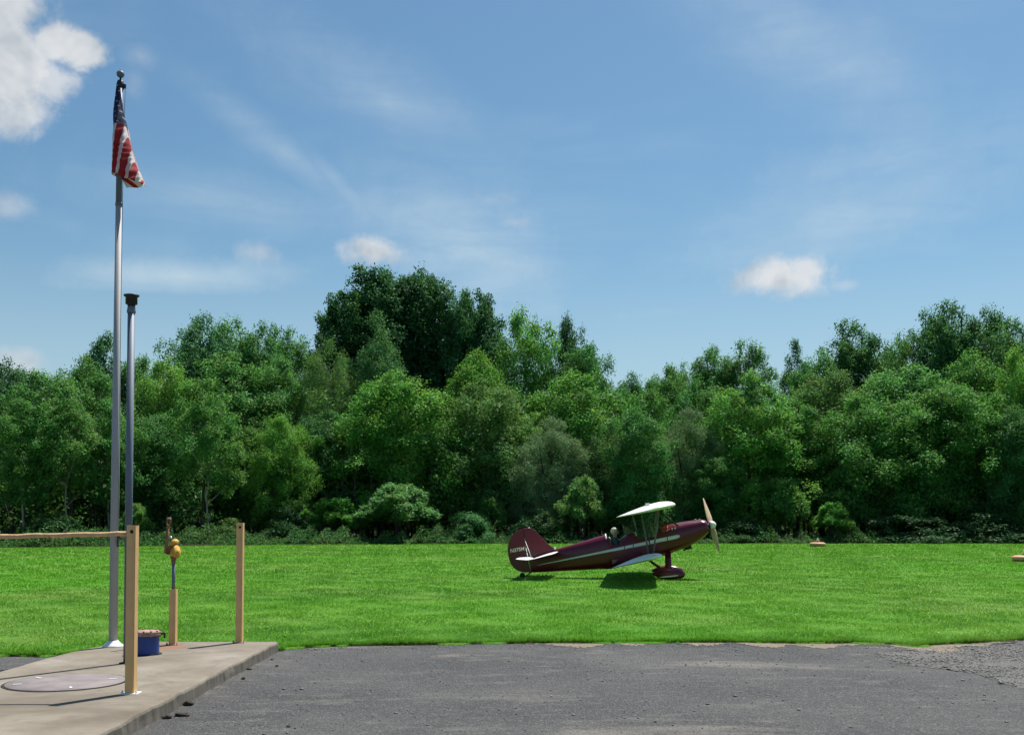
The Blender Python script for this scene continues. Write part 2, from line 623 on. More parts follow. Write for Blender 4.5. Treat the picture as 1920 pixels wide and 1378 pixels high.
M['bark_pale'] = paint('pale_bark', (.26, .24, .20), .9, var=.35, scale=6, bump=.5, bscale=25, spec=.2, stretch=(1, 1, .3),
                       spots=((.05, .045, .04), .62, 5))
M['post'] = paint('tan_post_paint', (.66, .410, .180), .5, var=.10, scale=5, bump=.08, bscale=40, spots=((.20, .095, .04), .655, 14))
M['rusty_tan'] = paint('flaking_tan_paint', (.58, .375, .19), .65, var=.2, scale=14, bump=.5, bscale=60, spots=((.22, .10, .045), .60, 17))
M['hole'] = paint('dark_hole', (.012, .010, .008), .9, var=.2)
M['galv'] = paint('galvanised_steel', (.135, .16, .20), .6, .25, var=.16, scale=9, stretch=(1, 1, .1))
M['pole'] = paint('brushed_aluminium', (.37, .375, .38), .68, .12, var=.12, scale=6, stretch=(1, 1, .05))
M['blackm'] = paint('black_metal', (.012, .012, .014), .55, .0, var=.3)
M['white'] = paint('white_enamel', (.74, .74, .72), .4, var=.06)
M['blue'] = paint('blue_enamel', (.004, .042, .23), .36, var=.2, scale=8, bump=.05, spots=((.05, .09, .20), .66, 12))
M['rust'] = paint('rusty_steel', (.30, .185, .15), .8, .0, var=.35, scale=18, bump=.5, bscale=70, spots=((.46, .40, .33), .57, 13))
M['rustdark'] = paint('brown_rust', (.23, .105, .050), .75, .0, var=.35, scale=20, bump=.4, spots=((.07, .035, .02), .6, 25))
M['yellow'] = paint('yellow_pump_paint', (.60, .33, .045), .55, var=.15, scale=14, bump=.2, spots=((.20, .09, .04), .62, 20))
M['lid'] = paint('worn_steel_lid', (.190, .160, .155), .75, .0, var=.25, scale=4, bump=.2, spots=((.30, .27, .26), .66, 7))
M['rope'] = paint('rope', (.05, .05, .05), .9)
# aeroplane
M['maroon'] = paint('maroon_gloss_paint', (.105, .0030, .018), .30, var=.08, scale=3, spec=.4, coat=.22)
M['cream'] = paint('cream_fabric_dope', (.76, .75, .70), .42, var=.04, scale=3)
M['shaded_white'] = paint('blue_shaded_white_wing', (.66, .70, .76), .38, var=.05, scale=3)  # lower wing white with the upper wing's bluish shade put into the colour
M['stripe'] = paint('white_trim', (.62, .62, .60), .4, var=.05)
M['strut'] = paint('grey_brown_strut', (.15, .125, .105), .45, var=.1)
M['tyre'] = paint('black_rubber', (.014, .014, .014), .85, var=.2)
M['wood'] = paint('varnished_propeller_wood', (.70, .48, .27), .32, var=.12, scale=4, coat=.4, stretch=(3, 3, .4))
M['silver'] = paint('polished_metal', (.72, .72, .74), .22, .85, var=.05)
M['red'] = paint('red_cover', (.42, .018, .012), .45, var=.15)
M['orange'] = paint('orange_lettering', (.55, .17, .07), .5)
M['yellowed'] = paint('pale_yellow_lettering', (.86, .78, .52), .5)
M['cockpit'] = paint('cockpit_dark', (.022, .016, .014), .7)
M['leather'] = paint('brown_leather', (.07, .035, .02), .6)
M['skin'] = paint('skin', (.42, .24, .17), .55, var=.08)
M['hair'] = paint('pale_hair', (.50, .45, .34), .75, var=.25, scale=40, bump=.4, bscale=90)
M['jacket'] = paint('dark_teal_jacket', (.018, .045, .055), .8, var=.2)
M['marker'] = paint('faded_orange_marker', (.66, .32, .19), .6, var=.10, scale=5)
M['markerlow'] = paint('brown_orange_base', (.30, .10, .05), .7)
M['markercap'] = paint('cream_cone', (.66, .56, .40), .5)


def mat_glass():
    mt, nt, N, L, P = new_mat('windscreen_glass')
    N.remove(P)
    tr = N.new('ShaderNodeBsdfTransparent'); tr.inputs[0].default_value = (.80, .86, .84, 1)
    gl = N.new('ShaderNodeBsdfGlossy'); gl.inputs['Roughness'].default_value = .05
    fr = N.new('ShaderNodeFresnel'); fr.inputs[0].default_value = 1.5
    ad = N.new('ShaderNodeMath'); ad.operation = 'ADD'; ad.inputs[1].default_value = .12
    L.new(fr.outputs[0], ad.inputs[0])
    mx = N.new('ShaderNodeMixShader'); L.new(ad.outputs[0], mx.inputs[0])
    L.new(tr.outputs[0], mx.inputs[1]); L.new(gl.outputs[0], mx.inputs[2])
    L.new(mx.outputs[0], N['Material Output'].inputs[0])
    return mt


M['glass'] = mat_glass()


def mat_flag():
    mt, nt, N, L, P = new_mat('flag_cloth')
    uv = N.new('ShaderNodeUVMap'); uv.uv_map = 'UVMap'
    sp = N.new('ShaderNodeSeparateXYZ'); L.new(uv.outputs[0], sp.inputs[0])

    def m(op, a, b=None):
        n = N.new('ShaderNodeMath'); n.operation = op
        for i, v in enumerate((a, b)):
            if v is None: continue
            if isinstance(v, (int, float)): n.inputs[i].default_value = v
            else: L.new(v, n.inputs[i])
        return n.outputs[0]
    q = sp.outputs[0]; v = sp.outputs[1]
    par = m('PINGPONG', m('FLOOR', m('ADD', q, 100.5)), 1.0)     # 0 red, 1 white
    mx = N.new('ShaderNodeMix'); mx.data_type = 'RGBA'
    L.new(par, mx.inputs[0])
    mx.inputs[6].default_value = (.36, .012, .016, 1); mx.inputs[7].default_value = (.72, .68, .66, 1)
    blue = m('GREATER_THAN', v, 0.0)
    # stars: staggered rows of small white spots on the canton
    su = m('SUBTRACT', m('FRACT', m('ADD', m('MULTIPLY', q, .95), m('MULTIPLY', m('FLOOR', m('MULTIPLY', v, 9.0)), .5))), .5)
    sv = m('SUBTRACT', m('FRACT', m('MULTIPLY', v, 9.0)), .5)
    r = m('SQRT', m('ADD', m('MULTIPLY', su, su), m('MULTIPLY', sv, sv)))
    star = m('LESS_THAN', r, .16)
    mb = N.new('ShaderNodeMix'); mb.data_type = 'RGBA'; L.new(star, mb.inputs[0])
    mb.inputs[6].default_value = (.008, .012, .065, 1); mb.inputs[7].default_value = (.38, .38, .42, 1)
    m2 = N.new('ShaderNodeMix'); m2.data_type = 'RGBA'; L.new(blue, m2.inputs[0])
    L.new(mx.outputs[2], m2.inputs[6]); L.new(mb.outputs[2], m2.inputs[7])
    L.new(m2.outputs[2], P.inputs['Base Color'])
    P.inputs['Roughness'].default_value = .7
    t = N.new('ShaderNodeBsdfTranslucent'); L.new(m2.outputs[2], t.inputs[0])
    ms = N.new('ShaderNodeMixShader'); ms.inputs[0].default_value = .35
    L.new(P.outputs[0], ms.inputs[1]); L.new(t.outputs[0], ms.inputs[2])
    L.new(ms.outputs[0], N['Material Output'].inputs[0])
    return mt


M['flag'] = mat_flag()

# ------------------------------------------------------------------ ground, asphalt, lawn
def sheet(name, poly, z, mat, kind='structure'):
    me = bpy.data.meshes.new(name)
    me.from_pydata([(x, y, z) for x, y in poly], [], [tuple(range(len(poly)))])
    o = obj(name, me, None, mat)
    tag(o, kind=kind)
    return o


sheet('ground', [(-900, -300), (900, -300), (900, 1500), (-900, 1500)], -0.03, M['soil'])

edge_px = [(525, 1217), (620, 1212), (700, 1210), (840, 1208), (980, 1206), (1150, 1206), (1300, 1205), (1400, 1205), (1500, 1207),
           (1600, 1206), (1680, 1209), (1720, 1213), (1760, 1209), (1830, 1206), (1920, 1200)]
EDGE = [(-40.0, 13.2), (-12, 13.0)] + [tuple(at_z(x, y, 0.0)[:2]) for x, y in [(0, 1230), (75, 1231)]] + [(-4.9, 13.45), (-3.1, 13.58)] + \
       [tuple(at_z(x, y, 0.0)[:2]) for x, y in edge_px] + [(9, 15.2), (14, 16.2), (40, 19)]
EX = np.array([p[0] for p in EDGE]); EY = np.array([p[1] for p in EDGE])


def edge_y(x):
    return np.interp(x, EX, EY)


def forest_y(x):
    """where the mown lawn ends and the wood begins"""
    return np.interp(x, [-60, -28, -14, 0, 30, 60], [52, 58.5, 65.0, 68.0, 68.5, 70])


# asphalt apron
asp = [(-60, -40), (60, -40), (60, 24)] + [(float(x), float(edge_y(x)) + .25) for x in np.linspace(40, -40, 160)] + [(-60, 13.5)]
sheet('asphalt_apron', asp, 0.0, M['asphalt'])

# lawn: a slightly thicker turf sheet with a ragged edge
xs = np.linspace(-70, 70, 1400)
jit = 0.07 * np.sin(xs * 2.3 + np.sin(xs * .7)) + 0.05 * np.sin(xs * 9.1) + 0.04 * np.sin(xs * 23.7 + 1) + 0.025 * rng.standard_normal(len(xs))
front = np.stack([xs, edge_y(xs) + jit], 1)
V = []; Fc = []
n = len(xs)
for k, (dy, z) in enumerate([(0.0, 0.003), (0.03, .024), (0.25, .03)]):
    V += [(x, y + dy, z) for x, y in front]
yy = [0.6, 3, 8, 20, 40, 60]
for k in range(len(yy)):
    V += [(x, y * (1 - k / 5.) * 0 + (y + yy[k]), .03) for x, y in front]
rows = 3 + len(yy)
for r_ in range(rows - 1):
    for i in range(n - 1):
        Fc.append((r_ * n + i, r_ * n + i + 1, (r_ + 1) * n + i + 1, (r_ + 1) * n + i))
lawn = obj('lawn', mesh_np('lawn', V, Fc), None, M['lawn'])
tag(lawn, kind='structure')
LAWN_Z = .03

# dark litter under the trees
fl = [(float(x), float(forest_y(x)) + .4 + .25 * math.sin(x * 1.7) + .15 * math.sin(x * 4.1)) for x in np.linspace(-70, 70, 300)]
sheet('forest_floor', fl + [(90, 260), (-90, 260)], LAWN_Z + .012, M['soil'])

# sandy, washed-out strip between asphalt and turf (right of centre), and bare crumbs elsewhere
def strip(name, x0, x1, w, mat, z, seed, off=0.0):
    r = np.random.default_rng(seed)
    x = np.linspace(x0, x1, int((x1 - x0) / .03))
    nz = np.convolve(r.standard_normal(len(x)), np.hanning(25) / np.hanning(25).sum(), 'same') * 1.4 + .12 * r.standard_normal(len(x))
    ww = np.maximum(.015, w * (0.65 + 1.6 * nz))
    lo = edge_y(x) - ww + off
    hi = edge_y(x) + .06
    V = np.concatenate([np.stack([x, lo, np.full_like(x, z)], 1), np.stack([x, hi, np.full_like(x, z)], 1)])
    k = len(x)
    F = np.array([(i, i + 1, k + i + 1, k + i) for i in range(k - 1)])
    o = obj(name, mesh_np(name, V, F), None, mat)
    tag(o, kind='structure')


strip('sandy_verge', .2, 12.0, .34, M['sand'], .005, 3)
strip('dirt_verge', -3.0, -.35, .035, M['soil'], .006, 4)
strip('dirt_verge', -9.0, -5.25, .07, M['soil'], .006, 5)

# loose grey gravel where the apron breaks up on the right
gpx = [(1640, 1226), (1700, 1217), (1780, 1212), (1860, 1207), (1960, 1202), (2060, 1215), (2060, 1310), (1960, 1298), (1900, 1286), (1830, 1262), (1750, 1252), (1690, 1243)]
gp = [at_z(x, y, 0) for x, y in gpx]
gpoly = []
for i in range(len(gp)):
    a, b = gp[i], gp[(i + 1) % len(gp)]
    for t in np.linspace(0, 1, 14)[:-1]:
        p = a.lerp(b, float(t))
        gpoly.append((p.x + random.gauss(0, .05), p.y + random.gauss(0, .05)))
sheet('gravel_patch', gpoly, .004, M['gravel'])


def pip(x, y, poly):
    c = False; j = len(poly) - 1
    for i in range(len(poly)):
        xi, yi = poly[i]; xj, yj = poly[j]
        if (yi > y) != (yj > y) and x < (xj - xi) * (y - yi) / (yj - yi) + xi: c = not c
        j = i
    return c


def pebbles(name, pts, sizes, seed, mat, z=.004):
    r = np.random.default_rng(seed)
    base = np.array([(1, 0, 0), (-1, 0, 0), (0, 1, 0), (0, -1, 0), (0, 0, 1), (0, 0, -1)], float)
    f0 = np.array([(0, 2, 4), (2, 1, 4), (1, 3, 4), (3, 0, 4), (2, 0, 5), (1, 2, 5), (3, 1, 5), (0, 3, 5)])
    m_ = len(pts)
    V = base[None] * (0.7 + .6 * r.random((m_, 6, 1)))
    a = r.random(m_) * 6.28
    ca, sa = np.cos(a)[:, None], np.sin(a)[:, None]
    sc_ = np.stack([sizes * (0.7 + .6 * r.random(m_)), sizes * (0.7 + .6 * r.random(m_)), sizes * (.35 + .35 * r.random(m_))], 1)
    V = V * sc_[:, None, :]
    X = V[..., 0] * ca - V[..., 1] * sa; Y = V[..., 0] * sa + V[..., 1] * ca
    V[..., 0] = X + pts[:, 0:1]; V[..., 1] = Y + pts[:, 1:2]; V[..., 2] += z + sc_[:, 2:3] * .35
    F = (f0[None] + (np.arange(m_) * 6)[:, None, None]).reshape(-1, 3)
    o = obj(name, mesh_np(name, V.reshape(-1, 3), F), None, mat)
    return o


bb = np.array(gpoly)
P_ = []
while len(P_) < 5200:
    x = random.uniform(bb[:, 0].min(), bb[:, 0].max()); y = random.uniform(bb[:, 1].min(), bb[:, 1].max())
    if pip(x, y, gpoly) and math.sin(x * 3.1 + 2 * math.sin(y * 2.3)) * math.sin(y * 4.7 + x) > random.uniform(-1.1, .5): P_.append((x, y))
P_ = np.array(P_)
tag(pebbles('loose_gravel', P_, np.random.default_rng(1).gamma(2.4, .0026, len(P_)) + .003, 2, M['pebble']),
    'loose grey gravel spilled over the apron at the right edge', 'gravel', kind='stuff')
# chips and pebbles strewn over the apron, thicker along the verge
r2 = np.random.default_rng(5)
x = r2.uniform(-6.0, 9, 4200); y = r2.uniform(7.5, 15, 4200)
k = (y < edge_y(x) - .03) & ~((x > -5.4) & (x < -2.75))
x, y = x[k], y[k]
x2 = r2.uniform(-2.7, 8, 1500); y2 = edge_y(x2) - np.abs(r2.normal(0, .25, 1500)) - .05
x = np.concatenate([x, x2]); y = np.concatenate([y, y2])
tag(pebbles('stone_chips', np.stack([x, y], 1), r2.gamma(2.2, .0022, len(x)) + .003, 6, M['pebble'], .001),
    'small stone chips scattered over the grey asphalt', 'stone chips', kind='stuff')

# ------------------------------------------------------------------ mown grass blades
def grass(name, zones, seed):
    r = np.random.default_rng(seed)
    X = []; Y = []; Hh = []; Wd = []
    for (y0, y1, dens, h, w) in zones:
        half = lambda yy_: 0.56 * yy_ + 2.0
        area = (y1 - y0) * (half(y0) + half(y1))
        m_ = int(area * dens)
        yy_ = r.uniform(y0, y1, m_); xx = r.uniform(-1, 1, m_) * half(yy_)
        k = (yy_ > edge_y(xx) + .0) & (yy_ < forest_y(xx) + 1.0)
        k &= ~((xx > -5.35) & (xx < -2.85) & (yy_ < 13.72))
        xx, yy_ = xx[k], yy_[k]
        # clumpy height
        cl = .75 + .35 * np.sin(xx * 3.1 + 1.3 * np.sin(yy_ * 2.2)) * np.sin(yy_ * 2.7 + xx)
        X.append(xx); Y.append(yy_); Hh.append(h * cl * r.uniform(.5, 1.35, len(xx))); Wd.append(w * r.uniform(.6, 1.4, len(xx)))
    X, Y, Hh, Wd = map(np.concatenate, (X, Y, Hh, Wd))
    m_ = len(X)
    a = r.random(m_) * 6.283
    lean = r.normal(0, .55, (m_, 2))
    dx, dy = np.cos(a) * Wd / 2, np.sin(a) * Wd / 2
    z = np.full(m_, LAWN_Z - .008)
    V = np.empty((m_, 3, 3))
    V[:, 0] = np.stack([X - dx, Y - dy, z], 1)
    V[:, 1] = np.stack([X + dx, Y + dy, z], 1)
    V[:, 2] = np.stack([X + lean[:, 0] * Hh, Y + lean[:, 1] * Hh, z + Hh], 1)
    F = np.arange(m_ * 3).reshape(-1, 3)
    o = obj(name, mesh_np(name, V.reshape(-1, 3), F), None, M['blades'])
    return o


g_ = grass('grass', [(12.8, 17, 1700, .044, .010), (17, 23, 850, .048, .014), (23, 32, 360, .052, .024), (32, 46, 140, .058, .042), (46, 70, 60, .065, .07)], 21)
tag(g_, 'short bright green mown grass of the airfield', 'grass', kind='stuff')
# longer fringe along the asphalt and round the slab
def fringe(name, seed):
    r = np.random.default_rng(seed)
    x = r.uniform(-12, 12, 30000)
    y = edge_y(x) + np.abs(r.normal(0, .05, len(x))) + .01
    k = ~((x > -5.28) & (x < -2.93))
    x, y = x[k], y[k]
    n2 = 3500
    xs2 = r.uniform(-5.1, -2.9, n2); ys2 = 13.66 + np.abs(r.normal(0, .06, n2))
    x = np.concatenate([x, xs2]); y = np.concatenate([y, ys2])
    m_ = len(x)
    tuft = .5 + .5 * np.sin(x * 5.3) * np.sin(x * 1.9 + 2)
    h = r.uniform(.03, .085, m_) * (.6 + .9 * tuft)
    a = r.random(m_) * 6.283; w = r.uniform(.005, .011, m_)
    ln = np.stack([r.normal(0, .5, m_), r.normal(-.35, .5, m_)], 1)
    dx, dy = np.cos(a) * w / 2, np.sin(a) * w / 2
    V = np.empty((m_, 3, 3)); z = np.full(m_, .012)
    V[:, 0] = np.stack([x - dx, y - dy, z], 1); V[:, 1] = np.stack([x + dx, y + dy, z], 1)
    V[:, 2] = np.stack([x + ln[:, 0] * h, y + ln[:, 1] * h, z + h], 1)
    return obj(name, mesh_np(name, V.reshape(-1, 3), np.arange(m_ * 3).reshape(-1, 3)), None, M['blades'])


tag(fringe('grass_fringe', 8), 'ragged fringe of longer grass along the asphalt edge', 'grass', kind='stuff')

# small clover leaves and weeds that catch the light in the near turf
def clover(seed):
    r = np.random.default_rng(seed)
    c = 900
    cx = r.uniform(-11, 11, c); cy = edge_y(cx) + r.gamma(1.6, 2.6, c) + .1
    k = ~((cx > -5.5) & (cx < -2.7) & (cy < 13.8))
    cx, cy = cx[k], cy[k]
    per = 7
    x = np.repeat(cx, per) + r.normal(0, .035, len(cx) * per); y = np.repeat(cy, per) + r.normal(0, .035, len(cx) * per)
    z = LAWN_Z + r.uniform(.03, .075, len(x)); s = r.uniform(.008, .017, len(x))
    nrm = r.normal(0, .5, (len(x), 3)); nrm[:, 2] = 1; nrm /= np.linalg.norm(nrm, axis=1)[:, None]
    t = np.cross(nrm, r.normal(size=(len(x), 3))); t /= np.linalg.norm(t, axis=1)[:, None]; b = np.cross(nrm, t)
    c_ = np.stack([x, y, z], 1)
    V = np.stack([c_ - t * s[:, None], c_ - b * s[:, None] * .8, c_ + t * s[:, None], c_ + b * s[:, None] * .8], 1)
    o = obj('clover', mesh_np('clover', V.reshape(-1, 3), np.arange(len(x) * 4).reshape(-1, 4)), None, M['weed'])
    o.color = (.17, .36, .05, 1)
    tag(o, 'small bright clover leaves dotted through the near lawn', 'clover', kind='stuff')


clover(33)

# ------------------------------------------------------------------ concrete slab and what stands on it
SZ = .13
slab_out = [(-2.965, 13.60), (-2.985, 11.2), (-2.98, 9.4), (-2.985, 7.7), (-2.985, 5.0), (-5.27, 5.0), (-5.25, 10.9), (-5.22, 12.0), (-5.16, 12.7), (-4.98, 13.35), (-4.6, 13.6)]


def resample(poly, step):
    out = []
    for i in range(len(poly)):
        a = Vector(poly[i]).to_2d() if False else Vector((poly[i][0], poly[i][1]))
        b = Vector((poly[(i + 1) % len(poly)][0], poly[(i + 1) % len(poly)][1]))
        k_ = max(1, int((b - a).length / step))
        for t in range(k_): out.append(a.lerp(b, t / k_))
    return out


so = resample(slab_out, .045)
cx_, cy_ = -4.10, 9.4
ns = len(so)
jn = np.convolve(np.concatenate([rng.standard_normal(ns)] * 3), np.ones(5) / 5, 'same')[ns:2 * ns]
jn2 = np.convolve(np.concatenate([rng.standard_normal(ns)] * 3), np.ones(15) / 15, 'same')[ns:2 * ns]
Vs = []
for lev, (ins, z, ja) in enumerate([(.0, -.02, .006), (.003, .05, .008), (.004, .100, .007), (.014, .120, .006), (.032, SZ, .003)]):
    for i, p in enumerate(so):
        a = so[(i + 1) % ns] - so[i - 1]
        nrm = Vector((-a.y, a.x)).normalized()      # outline runs clockwise or not: aim at the centre
        if nrm.dot(Vector((cx_, cy_)) - p) < 0: nrm = -nrm
        chip = max(0, jn2[i] - .3) * .035 if lev >= 2 else 0
        q = p + nrm * (ins + ja * jn[i] + chip)
        Vs.append((q.x, q.y, z + (jn[i] * .006 if 0 < lev < 4 else 0)))
Fs = []
for l in range(4):
    for i in range(ns):
        Fs.append((l * ns + i, l * ns + (i + 1) % ns, (l + 1) * ns + (i + 1) % ns, (l + 1) * ns + i))
mid0 = len(Vs)
for i in range(ns):
    q = Vs[4 * ns + i]
    Vs.append((cx_, min(12.9, max(5.7, q[1])), SZ))
for i in range(ns):
    Fs.append((4 * ns + i, 4 * ns + (i + 1) % ns, mid0 + (i + 1) % ns, mid0 + i))
me = bpy.data.meshes.new('concrete_slab'); me.from_pydata(Vs, [], Fs)
bm = bmesh.new(); bm.from_mesh(me); bmesh.ops.remove_doubles(bm, verts=bm.verts, dist=1e-4); bmesh.ops.recalc_face_normals(bm, faces=bm.faces); bm.to_mesh(me); bm.free()
slab = obj('concrete_slab', me, None, M['concrete'])
tag(slab, kind='structure')


def post(px_, Y, zt, label, zb=SZ, w=.080, d=.080, hole=True, group=None):
    p = at_y(px_, 1250, Y)
    t = empty('steel_post', (p.x, Y, zb))
    H = zt - zb
    b = MB()
    th = .007
    # channel section: flat web to the front, two flanges running back
    b.box((0, 0, H / 2), (w, th, H))
    b.box((w / 2 - th / 2, d / 2 + th / 2, H / 2), (th, d, H))
    b.box((-w / 2 + th / 2, d / 2 + th / 2, H / 2), (th, d, H))
    # thin lip that stands a few millimetres proud along the right corner
    b.box((w / 2 - .012, -.0065, H / 2), (.012, .006, H))
    b.build('channel', M['post'], t, bevel=.0015)
    base = MB()
    base.box((0, d / 2, .004), (w + .07, d + .07, .008))
    base.build('base_plate', M['white'] if hole and zb == SZ and Y < 12 else M['rust'], t, bevel=.002)
    for sx in (-1, 1):
        bo = MB(); bo.lathe((sx * (w / 2 + .022), .0, .008), [(.011, 0), (.011, .012), (.006, .014), (.006, .026), (0, .026)], 8, smooth=False)
        bo.build('bolt', M['white'] if Y < 12 else M['rust'], t)
    if hole:
        h = MB(); h.lathe((.006, -th / 2 - .001, H - .055), [(.017, 0), (.017, -.002), (0, -.002)], 16, 'Y')
        h.build('hole', M['hole'], t)
        ri = MB(); ri.tube([(.006 + .018 * math.cos(2 * math.pi * q_ / 16), -th / 2 - .001, H - .055 + .018 * math.sin(2 * math.pi * q_ / 16)) for q_ in range(17)], .003, 6, caps=False)
        ri.build('hole_rim', M['post'], t)
    tag(t, label, 'post', group)
    return t


pn = at_z(243, 1301, SZ); pf = at_z(447, 1205, SZ); ps = at_z(322, 1209, SZ)
post(243, pn.y, at_y(250, 985, pn.y).z, 'tall tan steel post nearest the camera, holding the end of the rusty rail')
post(447, pf.y, at_y(450, 980, pf.y).z, 'tall tan steel post alone at the far right corner of the slab')

# rail: flaking tan pipe running left from the near post
zr = at_y(238, 1000.5, pn.y).z
rl = MB()
pts = [(pn.x - .036 - i * .1, pn.y + .035 + .004 * math.sin(i * .9), zr - .0022 * i + .003 * math.sin(i * 1.7)) for i in range(22)]
rl.tube(pts, [.021 + .0012 * math.sin(i * 2.3) for i in range(22)], 12)
rail = rl.build('barrier_rail', M['rusty_tan'], None)
tag(rail, 'horizontal flaking tan pipe rail running left from the nearest post', 'rail')

# flagpole
FPY = 13.05
fb = at_y(212, 1209, FPY)
ftop = at_y(223, 152, FPY)
t = empty('flagpole', (fb.x, FPY, SZ))
HF = ftop.z - SZ
b = MB(); b.tube([(0, 0, 0), (0, 0, HF * .35), (0, 0, HF * .78)], [.052, .048, .037], 24); b.build('lower_pole', M['pole'], t)
b = MB(); b.tube([(0, 0, HF * .78), (0, 0, HF)], [.037, .031], 24); b.build('upper_pole', M['galv'], t)
b = MB(); b.lathe((0, 0, HF * .78), [(.036, -.03), (.0425, -.03), (.0425, .0), (.040, .012), (.036, .012)], 24); b.build('joint_collar', M['galv'], t)
b = MB(); b.lathe((0, 0, 0), [(.125, 0), (.125, .012), (.10, .03), (.072, .062), (.060, .075), (.056, .075)], 28); b.build('base_flange', M['white'], t)
b = MB(); b.lathe((0, 0, HF), [(.030, -.10), (.046, -.10), (.046, -.045), (.040, -.02), (.034, 0), (.012, .012), (.010, .045), (0, .045)], 18)
b.box((.05, 0, -.07 + HF), (.04, .02, .05)); b.build('truck', M['blackm'], t)
b = MB(); b.ellipsoid((0, 0, HF + .083), (.048, .048, .046)); b.tube([(0, 0, HF + .125), (0, 0, HF + .15)], [.012, .004], 8)
b.build('finial_ball', M['galv'], t)
b = MB(); b.tube([(.065, -.005, HF - .09), (.060, -.03, HF * .9), (.058, -.045, HF * .6), (.062, -.05, 1.3)], .0035, 6); b.build('halyard', M['rope'], t)
b = MB(); b.box((.06, -.045, 1.28), (.015, .02, .14)); b.box((.06, -.065, 1.28), (.012, .02, .03)); b.build('cleat', M['blackm'], t)
tag(t, 'tall grey metal flagpole with a ball on top, at the slab corner', 'flagpole')


# the flag hangs limp round the pole: a closed sleeve of folds, measured in rows
def make_flag():
    rows = [(160, 221.0, 225.5), (172, 219.5, 227.5), (185, 218, 229), (198, 216.3, 230.3), (210, 215, 231.7), (222, 214.2, 234), (238, 214.8, 237.3), (250, 214.7, 240.5),
            (262, 214.4, 243.6), (276, 214.6, 247), (290, 214.2, 250.6), (305, 213.6, 255), (318, 213, 259.5), (328.5, 212, 266)]
    RY = np.array([r[0] for r in rows], float); RL = np.array([r[1] for r in rows]); RR = np.array([r[2] for r in rows])
    nr, nc = 70, 46
    sc_ = FPY / FPX
    V = []; UV = []
    for i in range(nr):
        s = i / (nr - 1)
        for side in (0, 1):
            for j in range(nc):
                tt = j / (nc - 1) if side == 0 else 1 - j / (nc - 1)
                bot = np.interp(tt, [0, .32, .36, .7, 1], [329, 331, 338, 345, 347])
                yy_ = 160 + (bot - 160) * s
                l, r_ = np.interp(yy_, RY, RL), np.interp(yy_, RY, RR)
                if yy_ > 328.5: r_ = 266 + (yy_ - 328.5) * .33
                xx = l + (r_ - l) * tt
                # crop coordinates used when the stripes were measured
                cx = (xx - 150) * 4.92; cy = (yy_ - 110) * 4.92
                q = (cx + .15 * (cy - 900) - 365) / 47
                vv = (638 - cy) / 450.0 + .008 * math.sin(cx * .09)
                p = at_y(xx, yy_, FPY)
                prof = math.sqrt(max(0, 1 - (2 * tt - 1) ** 2))
                thick = .035 + .075 * min(1, s * 1.6)
                fold = .032 * math.sin(q * 2.9 + .6) * min(1, s * 2.2) * prof
                wr = .012 * math.sin(cy * .10 + cx * .07 + 2.0 * math.sin(cy * .021)) * prof * min(1, max(0, s - .3) * 3)
                if side == 0:
                    dep = -(.030 + thick * prof) + fold + wr - .03 * s * prof
                else:
                    dep = (.015 + thick * .8 * prof) + .02 * math.sin(q * 2.2)
                V.append((p.x, FPY + dep, p.z)); UV.append((q if side == 0 else -q, vv))
    w = 2 * nc
    Fc = []
    for i in range(nr - 1):
        for j in range(w):
            Fc.append((i * w + j, i * w + (j + 1) % w, (i + 1) * w + (j + 1) % w, (i + 1) * w + j))
    # lower fold: the fly end curling up behind the front folds
    base = len(V)
    nr2, nc2 = 16, 22
    for i in range(nr2):
        s = i / (nr2 - 1)
        for j in range(nc2):
            tt = j / (nc2 - 1)
            x0, y0 = 228 + 34 * tt, 312 + 14 * tt
            x1 = np.interp(tt, [0, .3, .65, 1], [229, 240, 258, 271.5]); y1 = np.interp(tt, [0, .28, .65, .9, 1], [337, 354.5, 353.5, 351, 344])
            xx, yy_ = x0 + (x1 - x0) * s, y0 + (y1 - y0) * s
            p = at_y(xx, yy_, FPY)
            dep = .02 - .05 * s + .018 * math.sin(tt * 9 + 1.0 * s)
            cx = (xx - 150) * 4.92; cy = (yy_ - 110) * 4.92
            q = (cx * .75 - (cy - 1100) * 1.0 - 300) / 44
            V.append((p.x, FPY + dep, p.z)); UV.append((q, -1))
    for i in range(nr2 - 1):
        for j in range(nc2 - 1):
            Fc.append((base + i * nc2 + j, base + i * nc2 + j + 1, base + (i + 1) * nc2 + j + 1, base + (i + 1) * nc2 + j))
    o0 = np.array([fb.x, FPY, ftop.z - 1.3])
    me = mesh_np('flag', np.array(V) - o0, Fc, True)
    uv = me.uv_layers.new(name='UVMap')
    li = np.empty(len(me.loops), dtype=np.int32); me.loops.foreach_get('vertex_index', li)
    uv.data.foreach_set('uv', np.array(UV, dtype=np.float32)[li].ravel())
    o = obj('flag', me, None, M['flag'])
    o.location = o0
    tag(o, 'limp red, white and blue striped flag with stars, hanging from the flagpole', 'flag')


make_flag()

